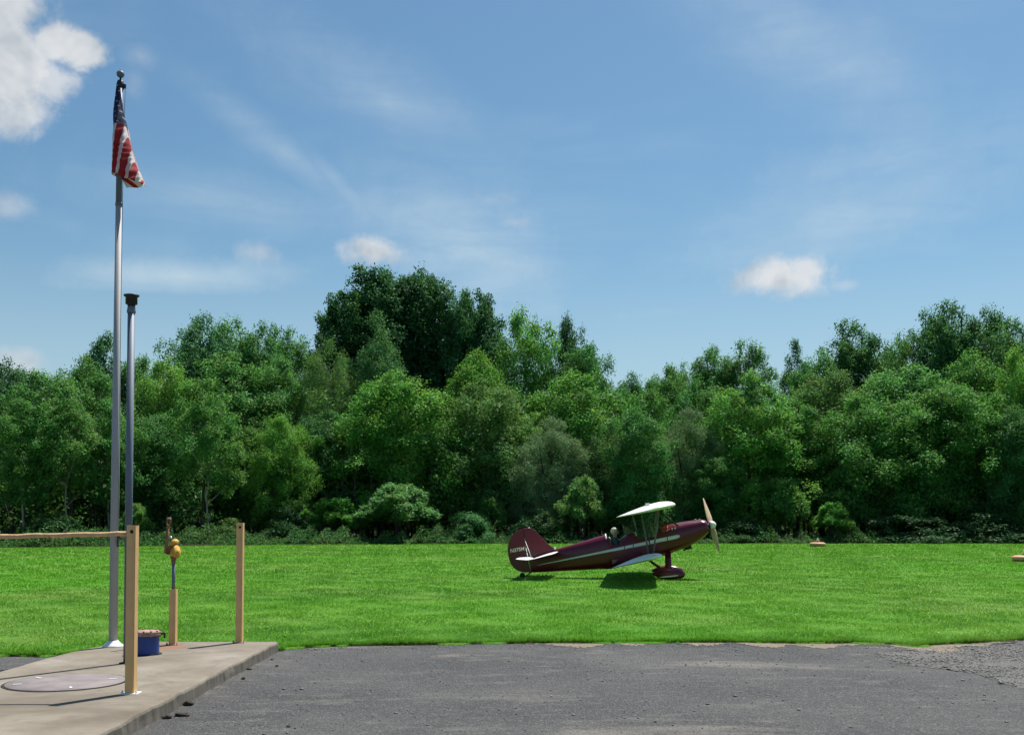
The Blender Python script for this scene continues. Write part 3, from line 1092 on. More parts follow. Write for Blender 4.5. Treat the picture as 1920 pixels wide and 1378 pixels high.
# vent pipe with a black mushroom cap
vb = at_z(238, 1243, SZ)
vt = at_y(250, 553, vb.y)
t = empty('vent_pipe', (vb.x, vb.y, SZ))
HV = vt.z - SZ
b = MB(); b.tube([(0, 0, 0), (0, 0, HV - .19)], .0385, 20); b.build('pipe', M['galv'], t)
b = MB(); b.lathe((0, 0, HV - .20), [(.044, 0), (.047, .006), (.047, .032), (.043, .040), (.043, .052), (.0405, .054), (.0405, .075), (.030, .078)], 20); b.build('coupling', M['galv'], t)
b = MB(); b.lathe((0, 0, HV - .122), [(.040, 0), (.045, .014), (.063, .020), (.063, .098), (.080, .106), (.084, .112), (.082, .120), (.050, .128), (0, .131)], 24)
b.build('cap', M['blackm'], t)
b = MB(); b.lathe((0, 0, 0), [(.085, 0), (.080, .010), (.050, .014), (.0386, .015)], 16); b.build('floor_collar', M['hole'], t)
tag(t, 'slim blue-grey vent pipe with a black flared cap, behind the nearest post', 'pipe')

# blue fill pot with rusty bolted lid
db = at_z(275, 1226, SZ)
t = empty('fill_pot', (db.x, db.y, SZ))
b = MB(); b.lathe((0, 0, 0), [(.138, 0), (.139, .012), (.137, .205), (.139, .218)], 36); b.build('body', M['blue'], t)
b = MB(); b.lathe((0, 0, .214), [(.140, 0), (.161, .002), (.162, .020), (.158, .026), (.161, .030), (.161, .047), (.152, .053), (.06, .058), (0, .060)], 36)
lid = b.build('lid', M['rust'], t)
for k_ in range(12):
    a = 2 * math.pi * k_ / 12 + .1
    bo = MB(); bo.lathe((.150 * math.cos(a), .150 * math.sin(a), .205), [(.010, 0), (.010, .014), (.005, .016), (.005, .058), (.011, .059), (.011, .071), (0, .071)], 6, smooth=False)
    bo.build('bolt', M['rustdark'], lid)
b = MB(); b.box((.185, .01, .235), (.05, .022, .02)); b.box((.200, .01, .215), (.016, .02, .06)); b.build('hasp', M['blackm'], t)
b = MB(); b.lathe((0, 0, 0), [(.172, 0), (.168, .008), (.14, .010)], 28); b.build('tar_collar', M['hole'], t)
tag(t, 'squat round blue pot with a rusty bolted lid on the slab', 'tank pot')

# round steel cover flush in the slab
mc = at_z(124, 1279, SZ)
t = empty('manhole_cover', (mc.x, mc.y, SZ))
R_ = .56
b = MB(); b.lathe((0, 0, 0), [(R_ - .02, .002), (R_ - .015, .004), (R_, .004), (R_ + .004, .001)], 64); b.build('ring_gap', M['hole'], t)
b = MB(); b.lathe((0, 0, .003), [(R_ - .022, 0), (R_ - .026, .006), (R_ * .6, .007), (0, .008)], 64); b.build('plate', M['lid'], t)
for a in (0.4, 2.6, 3.6, 5.2):
    b = MB(); b.box((.42 * math.cos(a), .42 * math.sin(a), .0125), (.08, .022, .006), Matrix.Rotation(a, 3, 'Z')); b.build('lug', M['white'], t, bevel=.002)
tag(t, 'large round worn steel cover set flush in the concrete slab', 'manhole cover')

# hand pump on its short post
post_p = post(322, ps.y, at_y(323, 1105, ps.y).z, 'short tan steel post under the yellow hand pump', hole=False)
PX, PY = ps.x + .005, ps.y + .04
t = empty('hand_pump', (PX, PY, SZ))
zz = lambda py: at_y(322, py, PY).z - SZ
xx = lambda px: at_y(px, 1040, PY).x - PX
b = MB(); b.tube([(xx(325.5), 0, zz(1112)), (xx(325.8), 0, zz(1052))], .021, 14); b.build('riser_pipe', M['galv'], t)
b = MB(); b.lathe((xx(325.5), 0, zz(1055)), [(.026, 0), (.030, .01), (.030, .028), (.024, .032), (.034, .05), (.044, .07), (.040, .085)], 16); b.build('union', M['rustdark'], t)
b = MB()
b.ellipsoid((xx(326), 0, zz(1034)), (.046, .055, .085))
b.ellipsoid((xx(328), .0, zz(1016)), (.050, .045, .038))
b.tube([(xx(322), -.02, zz(1022)), (xx(331), -.02, zz(1014))], [.028, .036], 12)
b.build('pump_body', M['yellow'], t)
b = MB(); b.lathe((0, 0, 0), [(.060, -.035), (.070, 0), (.080, .002), (.080, .020), (.074, .026), (.030, .028), (.026, .036), (0, .037)], 28, 'X')
# turn the face plate a little towards the camera
face = b.build('face_plate', M['yellow'], t)
face.location = (xx(331.5), -.035, zz(1034)); face.rotation_euler = (0, math.radians(-6), math.radians(-10))
b = MB(); b.tube([(xx(313), -.04, zz(1030)), (xx(326), -.01, zz(1028))], .016, 12); b.build('pivot_shaft', M['rustdark'], t)
b = MB(); b.tube([(xx(321.5), -.03, zz(1016)), (xx(321), -.03, zz(1006))], .010, 10); b.build('grease_stem', M['rustdark'], t)
b = MB(); b.box((xx(319), -.03, zz(1026)), (.05, .05, .05)); b.build('linkage_block', M['rustdark'], t, bevel=.006)
b = MB(); b.box((xx(317), -.03, zz(1035)), (.035, .03, .06)); b.build('linkage_arm', M['rustdark'], t, bevel=.005)
b = MB(); b.ellipsoid((xx(321.3), -.03, zz(1007)), (.017, .017, .017), 10, 8); b.build('grease_cap', M['silver'], t)
lv = MB()
p0 = Vector((xx(312.5), -.05, zz(1037))); p1 = Vector((xx(317), -.05, zz(987))); p2 = Vector((xx(317.3), -.05, zz(984)))
lv.tube([p0, p0.lerp(p1, .5), p1], [.020, .018, .019], 10, ell=(1.0, .7))
# open loop handle at the top
lp = []
for k_ in range(17):
    a = 2 * math.pi * k_ / 16
    lp.append((xx(318) + .024 * math.sin(a), -.05, zz(979.5) - .038 * math.cos(a)))
lv.tube(lp, .0095, 8, caps=False)
lv.build('lever', M['rustdark'], t)
b = MB(); b.tube([(xx(314.8), -.05, zz(972.5)), (xx(322.3), -.05, zz(972.2))], .016, 10); b.build('grip', M['rust'], t)
tag(t, 'weathered yellow hand pump with an upright rusty lever on a grey riser pipe', 'hand pump')

# lumps of dirt on the asphalt by the slab
clods = [((313, 1346.5), .050, (1.3, .8, .55), 'dark flat clod by the slab, farther left of the two lowest ones'),
         ((342, 1342), .062, (1.55, .7, .5), 'long dark clod by the slab, farther right of the two lowest ones'),
         ((353, 1322), .055, (1.2, .8, .75), 'dark angular clod touching the foot of the slab'),
         ((456, 1273), .030, (1.1, .9, .7), 'small round dark clod halfway along the slab edge'),
         ((467, 1255), .034, (1.4, .7, .6), 'dark crumb against the slab, beside the small round clod'),
         ((519, 1249), .026, (1, .9, .7), 'small dark clod on the asphalt near the slab corner'),
         ((510, 1237), .024, (1.2, .8, .6), 'tiny dark clod nearest the far slab corner'),
         ((541, 1362.5), .022, (1.2, .8, .7), 'single dark pebble lying alone in the foreground asphalt')]
for (pxy, s, e, lab) in clods:
    s *= .66
    p = at_z(pxy[0], pxy[1], 0)
    rr = random.Random(int(pxy[0]))
    ph = [rr.uniform(0, 6.28) for _ in range(6)]
    b = MB()
    b.ellipsoid((0, 0, 0), (s * e[0], s * e[1], s * e[2]), 14, 9,
                lambda n_, q: q * (1 + .22 * math.sin(3.1 * n_.x * 2 + ph[0]) * math.sin(2.7 * n_.y * 2 + ph[1]) + .18 * math.sin(5 * n_.z + ph[2] + 3 * n_.x) + .08 * math.sin(11 * n_.x + ph[3]) * math.sin(9 * n_.y + ph[4])))
    o = b.build('clod', M['clod'], None)
    o.location = (p.x, p.y, s * e[2] * .55)
    o.rotation_euler = (0, 0, rr.uniform(-.3, .3))
    tag(o, lab, 'clod', 'dark clods beside the slab')

# ------------------------------------------------------------------ runway markers
def marker(px, pybase, label):
    p = at_z(px, pybase, LAWN_Z)
    t = empty('runway_marker', (p.x, p.y, LAWN_Z))
    b = MB(); b.lathe((0, 0, 0), [(.40, .0), (.425, .03), (.425, .075)], 36); b.build('skirt', M['markerlow'], t)
    b = MB(); b.lathe((0, 0, 0), [(.425, .072), (.445, .10), (.448, .15), (.42, .20), (.34, .225), (.10, .235), (0, .236)], 36); b.build('disc', M['marker'], t)
    b = MB(); b.tube([(0, 0, .23), (0, 0, .33)], .022, 10); b.build('stem', M['blackm'], t)
    b = MB(); b.lathe((0, 0, .315), [(0, 0), (.095, .0), (.10, .02), (.055, .08), (.030, .15), (.022, .165), (0, .172)], 20); b.build('cone_cap', M['markercap'], t)
    tag(t, label, 'runway marker', 'orange runway markers on the grass')


marker(1533, 1024, 'faded orange disc marker with a small cone, far off before the dark wood')
marker(1921, 1052.5, 'faded orange disc marker with a cone, cut by the right edge')

# ------------------------------------------------------------------ biplane
AIR_YAW = math.radians(-7.0)
AIR_ROLL = math.radians(0.35)
a0 = at_y(1253, 1084, 29.3)
plane = empty('biplane', (a0.x, 29.3, LAWN_Z))
plane.rotation_euler = (AIR_ROLL, 0, AIR_YAW)
AM = Matrix.Translation((a0.x, 29.3, LAWN_Z)) @ Matrix.Rotation(AIR_YAW, 4, 'Z') @ Matrix.Rotation(AIR_ROLL, 4, 'X')
AI = AM.inverted()
AO = AI @ CAMP


def L_(px, py, lat=0.0):
    d = AI.to_3x3() @ ray(px, py)
    t_ = (lat - AO.y) / d.y
    return AO + d * t_


ALPHA = math.radians(12.5)
ca, sa = math.cos(ALPHA), math.sin(ALPHA)
st = lambda p: (p.x * ca + p.z * sa, -p.x * sa + p.z * ca)
unst = lambda s, y, t: Vector((s * ca - t * sa, y, s * sa + t * ca))
tops = [(990, 1044), (1041, 1029.5), (1090, 1015.5), (1134, 1002), (1137.5, 1001.5), (1139.5, 1004.5), (1142.5, 1010), (1150, 1012), (1161, 1011), (1167, 1006),
        (1174, 1001.5), (1190, 997), (1194, 998), (1198, 1001.5), (1215, 1000), (1229, 997), (1235, 992), (1239, 987.5), (1262, 981), (1290, 976.5), (1314, 973.6), (1321, 974.8), (1326, 978)]
bots = [(996, 1073), (1045, 1070.8), (1100, 1068.3), (1148, 1066), (1200, 1054.5), (1239, 1043), (1270, 1033), (1290, 1025.5), (1303, 1018.5), (1314, 1011.5), (1321, 1005.5), (1327, 999)]
TS = np.array([st(L_(*p)) for p in tops]); BS = np.array([st(L_(*p)) for p in bots])
S0, S1 = max(TS[0, 0], BS[0, 0]), min(TS[-1, 0], BS[-1, 0])
sx_of = lambda px: st(L_(px, 1020))[0]
WS = np.array([(S0, .035), (sx_of(1040), .13), (sx_of(1090), .23), (sx_of(1140), .315), (sx_of(1190), .355), (sx_of(1240), .365), (sx_of(1280), .345), (sx_of(1310), .30), (S1 - .03, .26), (S1, .235)])
f_top = lambda s: np.interp(s, TS[:, 0], TS[:, 1])
f_bot = lambda s: np.interp(s, BS[:, 0], BS[:, 1])
f_w = lambda s: np.interp(s, WS[:, 0], WS[:, 1])
EXPO = 2.5


def side_y(s, t):
    tc_, hh = (f_top(s) + f_bot(s)) / 2, (f_top(s) - f_bot(s)) / 2
    u = min(1.0, abs((t - tc_) / hh))
    return f_w(s) * (1 - u ** EXPO) ** (1 / EXPO)


def fuselage():
    nst, nr = 150, 40
    S = np.linspace(S0, S1, nst)
    V = []
    for s in S:
        tc_, hh, w = (f_top(s) + f_bot(s)) / 2, (f_top(s) - f_bot(s)) / 2, f_w(s)
        for j in range(nr):
            a = 2 * math.pi * j / nr
            c_, s_ = math.cos(a), math.sin(a)
            V.append(unst(s, w * math.copysign(abs(c_) ** (2 / EXPO), c_), tc_ + hh * math.copysign(abs(s_) ** (2 / EXPO), s_)))
    # rounded nose bowl
    for k_, (ds, sc_) in enumerate([(.025, .93), (.042, .80), (.050, .55)]):
        s = S1; tc_, hh, w = (f_top(s) + f_bot(s)) / 2, (f_top(s) - f_bot(s)) / 2, f_w(s)
        for j in range(nr):
            a = 2 * math.pi * j / nr; c_, s_ = math.cos(a), math.sin(a)
            V.append(unst(s + ds, sc_ * w * math.copysign(abs(c_) ** (2 / EXPO), c_), tc_ + sc_ * hh * math.copysign(abs(s_) ** (2 / EXPO), s_)))
    tot = nst + 3
    Fc = []
    rear = (sx_of(1141.5), sx_of(1165)); frnt = (sx_of(1197), sx_of(1233))
    Sall = list(S) + [S1 + .02] * 3
    for i in range(tot - 1):
        for j in range(nr):
            sm = (Sall[i] + Sall[i + 1]) / 2
            a = 2 * math.pi * (j + .5) / nr
            if math.sin(a) > .55 and (rear[0] < sm < rear[1] or frnt[0] < sm < frnt[1]): continue
            Fc.append((i * nr + j, i * nr + (j + 1) % nr, (i + 1) * nr + (j + 1) % nr, (i + 1) * nr + j))
    Fc.append(tuple(range((tot - 1) * nr, tot * nr)))
    Fc.append(tuple(range(nr))[::-1])
    b = MB(); b.add(V, Fc, True)
    o = b.build('fuselage', M['maroon'], plane)
    return o


fus = fuselage()


def skin_strip(name, rows, mat, parent, near=True, off=.004):
    """rows: list of (px, py_top, py_bottom) -> strip hugging the side of the fuselage"""
    b = MB(); V = []; nv = 5
    sg = -1 if near else 1
    for px, y0, y1 in rows:
        for k_ in range(nv):
            py = y0 + (y1 - y0) * k_ / (nv - 1)
            s, t_ = st(L_(px, py, -.3))
            V.append(unst(s, sg * (side_y(s, t_) + off), t_))
    Fc = [(i * nv + j, i * nv + j + 1, (i + 1) * nv + j + 1, (i + 1) * nv + j) for i in range(len(rows) - 1) for j in range(nv - 1)]
    b.add(V, Fc, True)
    o = b.build(name, mat, parent)
    md = o.modifiers.new('Solidify', 'SOLIDIFY'); md.thickness = .004
    return o


cl_ = [(1006, 1060.2, .8), (1030, 1055.3, 2), (1060, 1049.2, 3.2), (1100, 1041, 4.4), (1150, 1030.7, 6), (1200, 1020.4, 8), (1245, 1010.9, 9), (1268, 1006.3, 9), (1272, 1005.4, 7), (1274.5, 1004.8, 3)]
C = np.array(cl_)
rows = []
for px in np.concatenate([np.linspace(1006, 1268, 60), [1270, 1272, 1273.5, 1274.5]]):
    yc = np.interp(px, C[:, 0], C[:, 1]); h = np.interp(px, C[:, 0], C[:, 2])
    rows.append((px, yc - h * .40, yc + h * .40))
for nr_ in (True, False): skin_strip('side_stripe', rows, M['stripe'], fus, nr_)
for px in (1171, 1187.5, 1251.5):
    yc = np.interp(px, C[:, 0], C[:, 1]); h = np.interp(px, C[:, 0], C[:, 2])
    skin_strip('stripe_seam', [(px - .7, yc - h / 2 - .3, yc + h / 2 + .3), (px + .7, yc - h / 2 - .3, yc + h / 2 + .3)], M['maroon'], fus, True, .009)
red_rows = []
for k_ in range(11):
    u = k_ / 10 * 2 - 1
    hgt = 5.2 * (1 - abs(u) ** 3.5 * .6)
    red_rows.append((1246.2 + 5.8 * u, 987.3 - hgt - .8 * u, 987.3 + hgt - .8 * u))
skin_strip('red_emblem', red_rows, M['red'], fus, True, .006)
skin_strip('faded_panel', [(1147.9, 1049, 1059), (1153, 1048.8, 1055), (1159, 1048.6, 1049.6)], paint('faded_pink_panel', (.26, .12, .12), .5), fus, True, .005)


def on_skin(px, py, off=.006):
    s, t_ = st(L_(px, py, -.3))
    return unst(s, -(side_y(s, t_) + off), t_)


b = MB()
for seg in [[(1240.5, 994.6), (1242, 992.8), (1242.6, 995.6), (1244, 993.4), (1245, 995.2)], [(1246, 995.4), (1246.8, 992.2), (1247.4, 994.8), (1248.6, 993), (1249.4, 994.8)],
            [(1250, 994.6), (1251.2, 991.4), (1251.9, 994.4), (1253, 992), (1254.4, 992.6), (1255.5, 991.6)], [(1241, 996.6), (1246, 996.4), (1251, 995.2)]]:
    b.tube([on_skin(*p) for p in seg], .0075, 6)
b.build('orange_script', M['orange'], fus)
for px, py in ((1260, 991.5), (1265.5, 990.5)):
    b = MB(); b.ellipsoid(on_skin(px, py), (.022, .012, .022), 10, 8); b.build('fuel_drain', M['silver'], fus)

# cockpit rims, seats
def rim(px, name, lo=.30, r=.016):
    s = sx_of(px)
    tc_, hh, w = (f_top(s) + f_bot(s)) / 2, (f_top(s) - f_bot(s)) / 2, f_w(s)
    pts = []
    for k_ in range(17):
        a = math.asin(lo) + (math.pi - 2 * math.asin(lo)) * k_ / 16
        c_, s_ = math.cos(a), math.sin(a)
        pts.append(unst(s, w * 1.01 * math.copysign(abs(c_) ** (2 / EXPO), c_), tc_ + hh * 1.01 * abs(s_) ** (2 / EXPO)))
    b = MB(); b.tube(pts, r, 8); return b.build(name, M['stripe'], fus)


rim(1139.5, 'cockpit_rim', .66, .022); rim(1197, 'cockpit_rim', .7, .012); rim(1234, 'cockpit_rim', .7, .012)
b = MB()
b.tube([on_skin(1141, 1007, -.01), on_skin(1143.5, 1010.5, -.01), on_skin(1148, 1012.3, -.01), on_skin(1155, 1012.6, -.01), on_skin(1161, 1011.6, -.01)], .014, 8)
b.build('cockpit_edge', M['stripe'], fus)
for px, nm in ((1144, 'seat'), (1201, 'seat')):
    p = L_(px, 1016)
    b = MB(); b.box(p + Vector((.0, 0, -.10)), (.07, .42, .46), Matrix.Rotation(-.2, 3, 'Y')); b.box(p + Vector((.2, 0, -.36)), (.42, .42, .07)); b.build(nm, M['leather'], fus, bevel=.02)


# windscreens: a raked front pane and two side panes with a thin frame
def windscreen(name, base_f, base_b, top, hw):
    pf_, pb_, pt_ = L_(*base_f), L_(*base_b), L_(*top)
    t_ = MB()
    A = [Vector((pf_.x, -hw * .55, pf_.z)), Vector((pf_.x, hw * .55, pf_.z)), Vector((pt_.x, hw * .5, pt_.z)), Vector((pt_.x, -hw * .5, pt_.z))]
    t_.add(A, [(0, 1, 2, 3)])
    for sg in (-1, 1):
        t_.add([Vector((pf_.x, sg * hw * .55, pf_.z)), Vector((pb_.x, sg * hw, pb_.z)), Vector((pt_.x, sg * hw * .5, pt_.z))], [(0, 1, 2)])
    o = t_.build(name, M['glass'], fus)
    md = o.modifiers.new('Solidify', 'SOLIDIFY'); md.thickness = .005
    fr = MB()
    fr.tube(A + [A[0]], .009, 6)
    for sg in (-1, 1):
        fr.tube([Vector((pf_.x, sg * hw * .55, pf_.z)), Vector((pb_.x, sg * hw, pb_.z)), Vector((pt_.x, sg * hw * .5, pt_.z))], .008, 6)
    fr.build('frame', M['strut'], o)


windscreen('rear_windscreen', (1185, 996), (1172, 1003), (1167, 983), .24)
windscreen('front_windscreen', (1236, 990), (1222, 997), (1215.5, 976.5), .24)

# nose details
n0 = L_(1335.5, 984)
axis = (L_(1335.5, 984) - L_(1318, 988.5)).normalized()
b = MB(); b.tube([n0 - axis * .20, n0 - axis * .02], [.085, .07], 16); b.build('crankshaft_hub', M['blackm'], plane)
b = MB(); b.tube([n0 - axis * .06, n0 - axis * .0, n0 + axis * .05, n0 + axis * .09, n0 + axis * .105], [.112, .115, .098, .055, .01], 20); b.build('spinner', M['white'], plane)
tip_t = L_(1316, 938); tip_b = L_(1343.5, 1040.5)
up = (tip_t - tip_b).normalized()
up = (up - axis * up.dot(axis) * .0).normalized()
latv = Vector((0, 1, 0))
b = MB()
rot_ = math.radians(24)
bd = (up * math.cos(rot_) + latv * math.sin(rot_)).normalized()
Rr = (tip_t - tip_b).length / 2 / math.cos(rot_)
hubc = (tip_t + tip_b) / 2
hubc = n0 - axis * .025
ch_dir0 = axis
ch_dir1 = bd.cross(axis).normalized()
for sg in (1, -1):
    V = []; nseg = 16; npf = 10
    for i in range(nseg + 1):
        u = i / nseg
        r_ = Rr * u
        ch = float(np.interp(u, [0, .12, .3, .55, .85, .97, 1], [.14, .155, .20, .18, .115, .065, .015]))
        tw = math.radians(float(np.interp(u, [0, .3, 1], [62, 50, 24])))
        th_ = ch * .16
        # blade angle turns with the side so both blades bite alike
        cd = (ch_dir0 * math.sin(tw) + ch_dir1 * sg * math.cos(tw))
        nd = bd.cross(cd).normalized()
        for k_ in range(npf):
            a = 2 * math.pi * k_ / npf
            V.append(hubc + bd * sg * r_ + cd * (ch / 2 * math.cos(a)) + nd * (th_ / 2 * math.sin(a)))
    Fc = [(i * npf + j, i * npf + (j + 1) % npf, (i + 1) * npf + (j + 1) % npf, (i + 1) * npf + j) for i in range(nseg) for j in range(npf)]
    Fc += [tuple(range(npf)), tuple(range(nseg * npf, (nseg + 1) * npf))]
    bl = MB(); bl.add(V, Fc, True)
    bl.build('propeller_blade', M['wood'], plane)
p = L_(1291, 1026)
b = MB(); b.box(p, (.17, .16, .11), Matrix.Rotation(-ALPHA, 3, 'Y')); b.tube([p + Vector((-.05, -.08, -.02)), p + Vector((-.14, -.10, -.08))], .028, 10)
b.build('exhaust_stub', M['blackm'], plane, bevel=.012)
for px, py, r_ in ((1303.5, 974.4, .022), (1311, 973.4, .018), (1264, 980.4, .016)):
    b = MB(); b.ellipsoid(L_(px, py), (r_ * 1.6, r_ * 1.4, r_), 10, 8); b.build('cowl_fitting', M['strut'], plane)
# dark intake and lower lip at the nose
b = MB(); b.ellipsoid(unst(S1 + .03, 0, f_bot(S1) + .06), (.03, .13, .05), 14, 8); b.build('air_intake', M['hole'], fus)

# wings
AF = [(0, 0, 0), (.012, .026, -.014), (.05, .052, -.024), (.12, .077, -.030), (.25, .094, -.032), (.4, .092, -.030), (.6, .070, -.023), (.8, .039, -.013), (.95, .012, -.005), (1, .003, -.002)]


def wing(name, secs, mat, parent):
    """secs: list of (LE, TE, thickness factor)"""
    V = []
    loop = [(x, u) for x, u, l in AF] + [(x, l) for x, u, l in AF[::-1][:-1]]
    npf = len(loop)
    for LE, TE, tk in secs:
        c_ = TE - LE
        nrm = Vector((c_.z, 0, -c_.x)).normalized()
        if nrm.z < 0: nrm = -nrm
        ch = c_.length
        for x, y in loop: V.append(LE + c_ * x + nrm * (y * ch * tk))
    Fc = [(i * npf + j, i * npf + (j + 1) % npf, (i + 1) * npf + (j + 1) % npf, (i + 1) * npf + j) for i in range(len(secs) - 1) for j in range(npf)]
    Fc += [tuple(range(npf)), tuple(range((len(secs) - 1) * npf, len(secs) * npf))]
    b = MB(); b.add(V, Fc, True)
    o = b.build(name, mat, parent)
    return o


def span_secs(LE, TE, l0, l1, dz=0.0, tip=.62, n_=26, round0=False):
    """sections from lateral l0 to l1 (tip at l1, also at l0 if round0)"""
    out = []
    for k_ in range(n_ + 1):
        u = k_ / n_
        l = l0 + (l1 - l0) * u
        e = abs(l - l1)
        k = 1.0
        if e < tip: k = math.sqrt(max(.0025, 1 - (1 - e / tip) ** 2))
        if round0 and abs(l - l0) < tip: k = math.sqrt(max(.0025, 1 - (1 - abs(l - l0) / tip) ** 2))
        c_ = TE - LE
        le = LE + c_ * (.32 * (1 - k)); te = le + c_ * k
        off = Vector((0, l, dz * abs(l)))
        out.append((Vector((le.x, 0, le.z)) + off, Vector((te.x, 0, te.z)) + off, 1.05 * (.6 + .4 * k)))
    return out


def dense_tips(secs): return secs


LEu, TEu = L_(1267.5, 945.5, -3.35), L_(1154.5, 970, -3.35)
upper = wing('upper_wing', span_secs(LEu, TEu, -3.95, 3.95, 0, .95, 80, True), M['cream'], plane)
dih = math.tan(math.radians(2.6))
LEl, TEl = L_(1243.3, 1041.5, -3.2), L_(1147.2, 1065, -3.2)
for v in (LEl, TEl): v.z -= 3.2 * dih
for sg in (-1, 1):
    lw = wing('lower_wing', span_secs(LEl, TEl, sg * .28, sg * 3.75, dih, .9, 44), M['shaded_white'], plane)
    # aileron gap: thin dark line on the upper surface
    c_ = TEl - LEl
    nrm = Vector((c_.z, 0, -c_.x)).normalized(); nrm = nrm if nrm.z > 0 else -nrm
    b = MB()
    for x, hgt in ((.76, .050),):
        A = LEl + c_ * x + nrm * (hgt * c_.length + .001)
        b.tube([A + Vector((0, sg * l, dih * l)) for l in (1.9, 3.2)], .006, 6)
    b.build('aileron_gap', M['blackm'], lw)
b = MB(); c_ = TEu - LEu; b.box(LEu + c_ * .45 + Vector((0, 0, .0)) + Vector((-.03, 0, .145)), (.10, .12, .05)); b.build('fuel_cap', M['cream'], upper, bevel=.01)


def bar(name, a, b_, r, mat, parent, ell=None):
    m_ = MB(); m_.tube([a, b_], r, 10, ell=ell); return m_.build(name, mat, parent)


def on_wing(LE, TE, f, lat, dz, drop=0.0):
    p_ = LE + (TE - LE) * f
    return Vector((p_.x, lat, p_.z + dz * abs(lat) + drop))


# interplane struts (a V on each side) and cabane struts
for sg in (-1, 1):
    lat = sg * 2.55
    ref = lambda px, py: L_(px, py, -2.55)
    for (pu, pl) in (((1203.5, 966), (1216.5, 1040)), ((1235.5, 955), (1224.5, 1042))):
        A, B = ref(*pu), ref(*pl)
        A.y = lat; B.y = lat
        bar('interplane_strut', A, B, .016, M['strut'], plane, (1.35, .6))
    A, B = ref(1206.5, 966), ref(1223, 1040); A.y = B.y = lat + sg * .02
    bar('strut_shadow_side', A, B, .017, M['blackm'], plane)  # black bar standing in for the rear strut's shadow side
    lat0 = sg * .27
    def cab(nm, pu, pl, mat, r=.019):
        A, B = L_(*pu), L_(*pl)
        s, t_ = st(B); yb = max(.12, side_y(s, t_ - .05))
        A.y = sg * .30; B.y = sg * yb
        bar(nm, A, B, r * .8, mat, plane, (1.3, .65))
    cab('cabane_strut', (1186, 963), (1194.5, 1000), M['strut']); cab('cabane_strut', (1231, 953), (1233, 995), M['strut'])
    cab('cabane_brace', (1236, 958), (1271, 986), M['blackm'], .021)
    # flying and landing wires
    bar('flying_wire', on_wing(LEu, TEu, .35, sg * 2.5, 0, .0), on_wing(LEl, TEl, .35, sg * .35, dih, .02), .0025, M['strut'], plane)
    bar('landing_wire', on_wing(LEu, TEu, .4, sg * .35, 0, .0), on_wing(LEl, TEl, .4, sg * 2.5, dih, .03), .0025, M['strut'], plane)

# tail
c2 = lambda pts: [L_(930 + x / 8.727, 970 + y / 8.727) for x, y in pts]


def plate(name, pts, th_, mat, parent, sub=True):
    P_ = pts
    b = MB(); n_ = len(P_)
    ins = .025
    cen = sum(P_, Vector()) / n_
    V = []
    for y, k in ((-th_ / 2, .985), (-th_ / 4, 1.0), (th_ / 4, 1.0), (th_ / 2, .985)):
        for p_ in P_: V.append(cen + (p_ - cen) * k + Vector((0, y, 0)))
    Fc = [tuple(range(n_)), tuple(range(3 * n_, 4 * n_))[::-1]]
    for l in range(3):
        for i in range(n_): Fc.append((l * n_ + i, l * n_ + (i + 1) % n_, (l + 1) * n_ + (i + 1) % n_, (l + 1) * n_ + i))
    b.add(V, Fc)
    return b.build(name, mat, parent)


def smooth_poly(pts, it=2):
    for _ in range(it):
        out = []
        for i in range(len(pts) - 1):
            a, b_ = Vector(pts[i]), Vector(pts[i + 1])
            out += [a.lerp(b_, .25), a.lerp(b_, .75)]
        pts = [Vector(pts[0])] + out + [Vector(pts[-1])]
    return [(p_.x, p_.y) for p_ in pts]


rud = smooth_poly([(432, 180), (335, 222), (240, 320), (200, 430), (190, 540), (205, 650), (240, 760), (315, 850), (410, 890), (490, 897), (572, 895)]) + [(545, 760), (521, 640), (472, 350)]
fin = [(478, 350), (440, 182)] + smooth_poly([(441, 180), (540, 166), (640, 205), (730, 305), (810, 398), (890, 462), (985, 520)]) + [(1000, 560), (900, 640), (700, 700), (532, 690)]
rudder = plate('rudder', c2(rud), .055, M['maroon'], plane)
finp = plate('fin', c2(fin), .060, M['maroon'], plane)
b = MB(); b.ellipsoid(c2([(540, 176)])[0], (.024, .024, .028), 10, 8); b.build('tail_light', M['white'], rudder)
b = MB(); b.ellipsoid(c2([(965, 505)])[0] + Vector((0, -.02, 0)), (.034, .03, .030), 10, 8); b.build('fin_bracket', M['white'], plane)  # white bracket at the base of the fin
# registration letters
fc = bpy.data.curves.new('registration', 'FONT'); fc.body = 'N37SM'; fc.size = 1.0; fc.offset = .022
fo = bpy.data.objects.new('registration_tmp', fc); COL.objects.link(fo)
dg = bpy.context.evaluated_depsgraph_get()
tm = bpy.data.meshes.new_from_object(fo.evaluated_get(dg))
bpy.data.objects.remove(fo)
co = np.empty(len(tm.vertices) * 3, dtype=np.float32); tm.vertices.foreach_get('co', co); co = co.reshape(-1, 3)
w_ = co[:, 0].max() - co[:, 0].min(); h_ = co[:, 1].max() - co[:, 1].min()
pA, pB, pC = c2([(240, 577), (466, 536), (236, 515)])
dx_ = (pB - pA); dy_ = (pC - pA)
new = [(pA + dx_ * float((c[0] - co[:, 0].min()) / w_) + dy_ * float((c[1] - co[:, 1].min()) / h_) + Vector((0, -.0315, 0))) for c in co]
tm.vertices.foreach_set('co', np.array(new, dtype=np.float32).ravel()); tm.update()
reg = obj('registration_letters', tm, rudder, M['yellowed'])
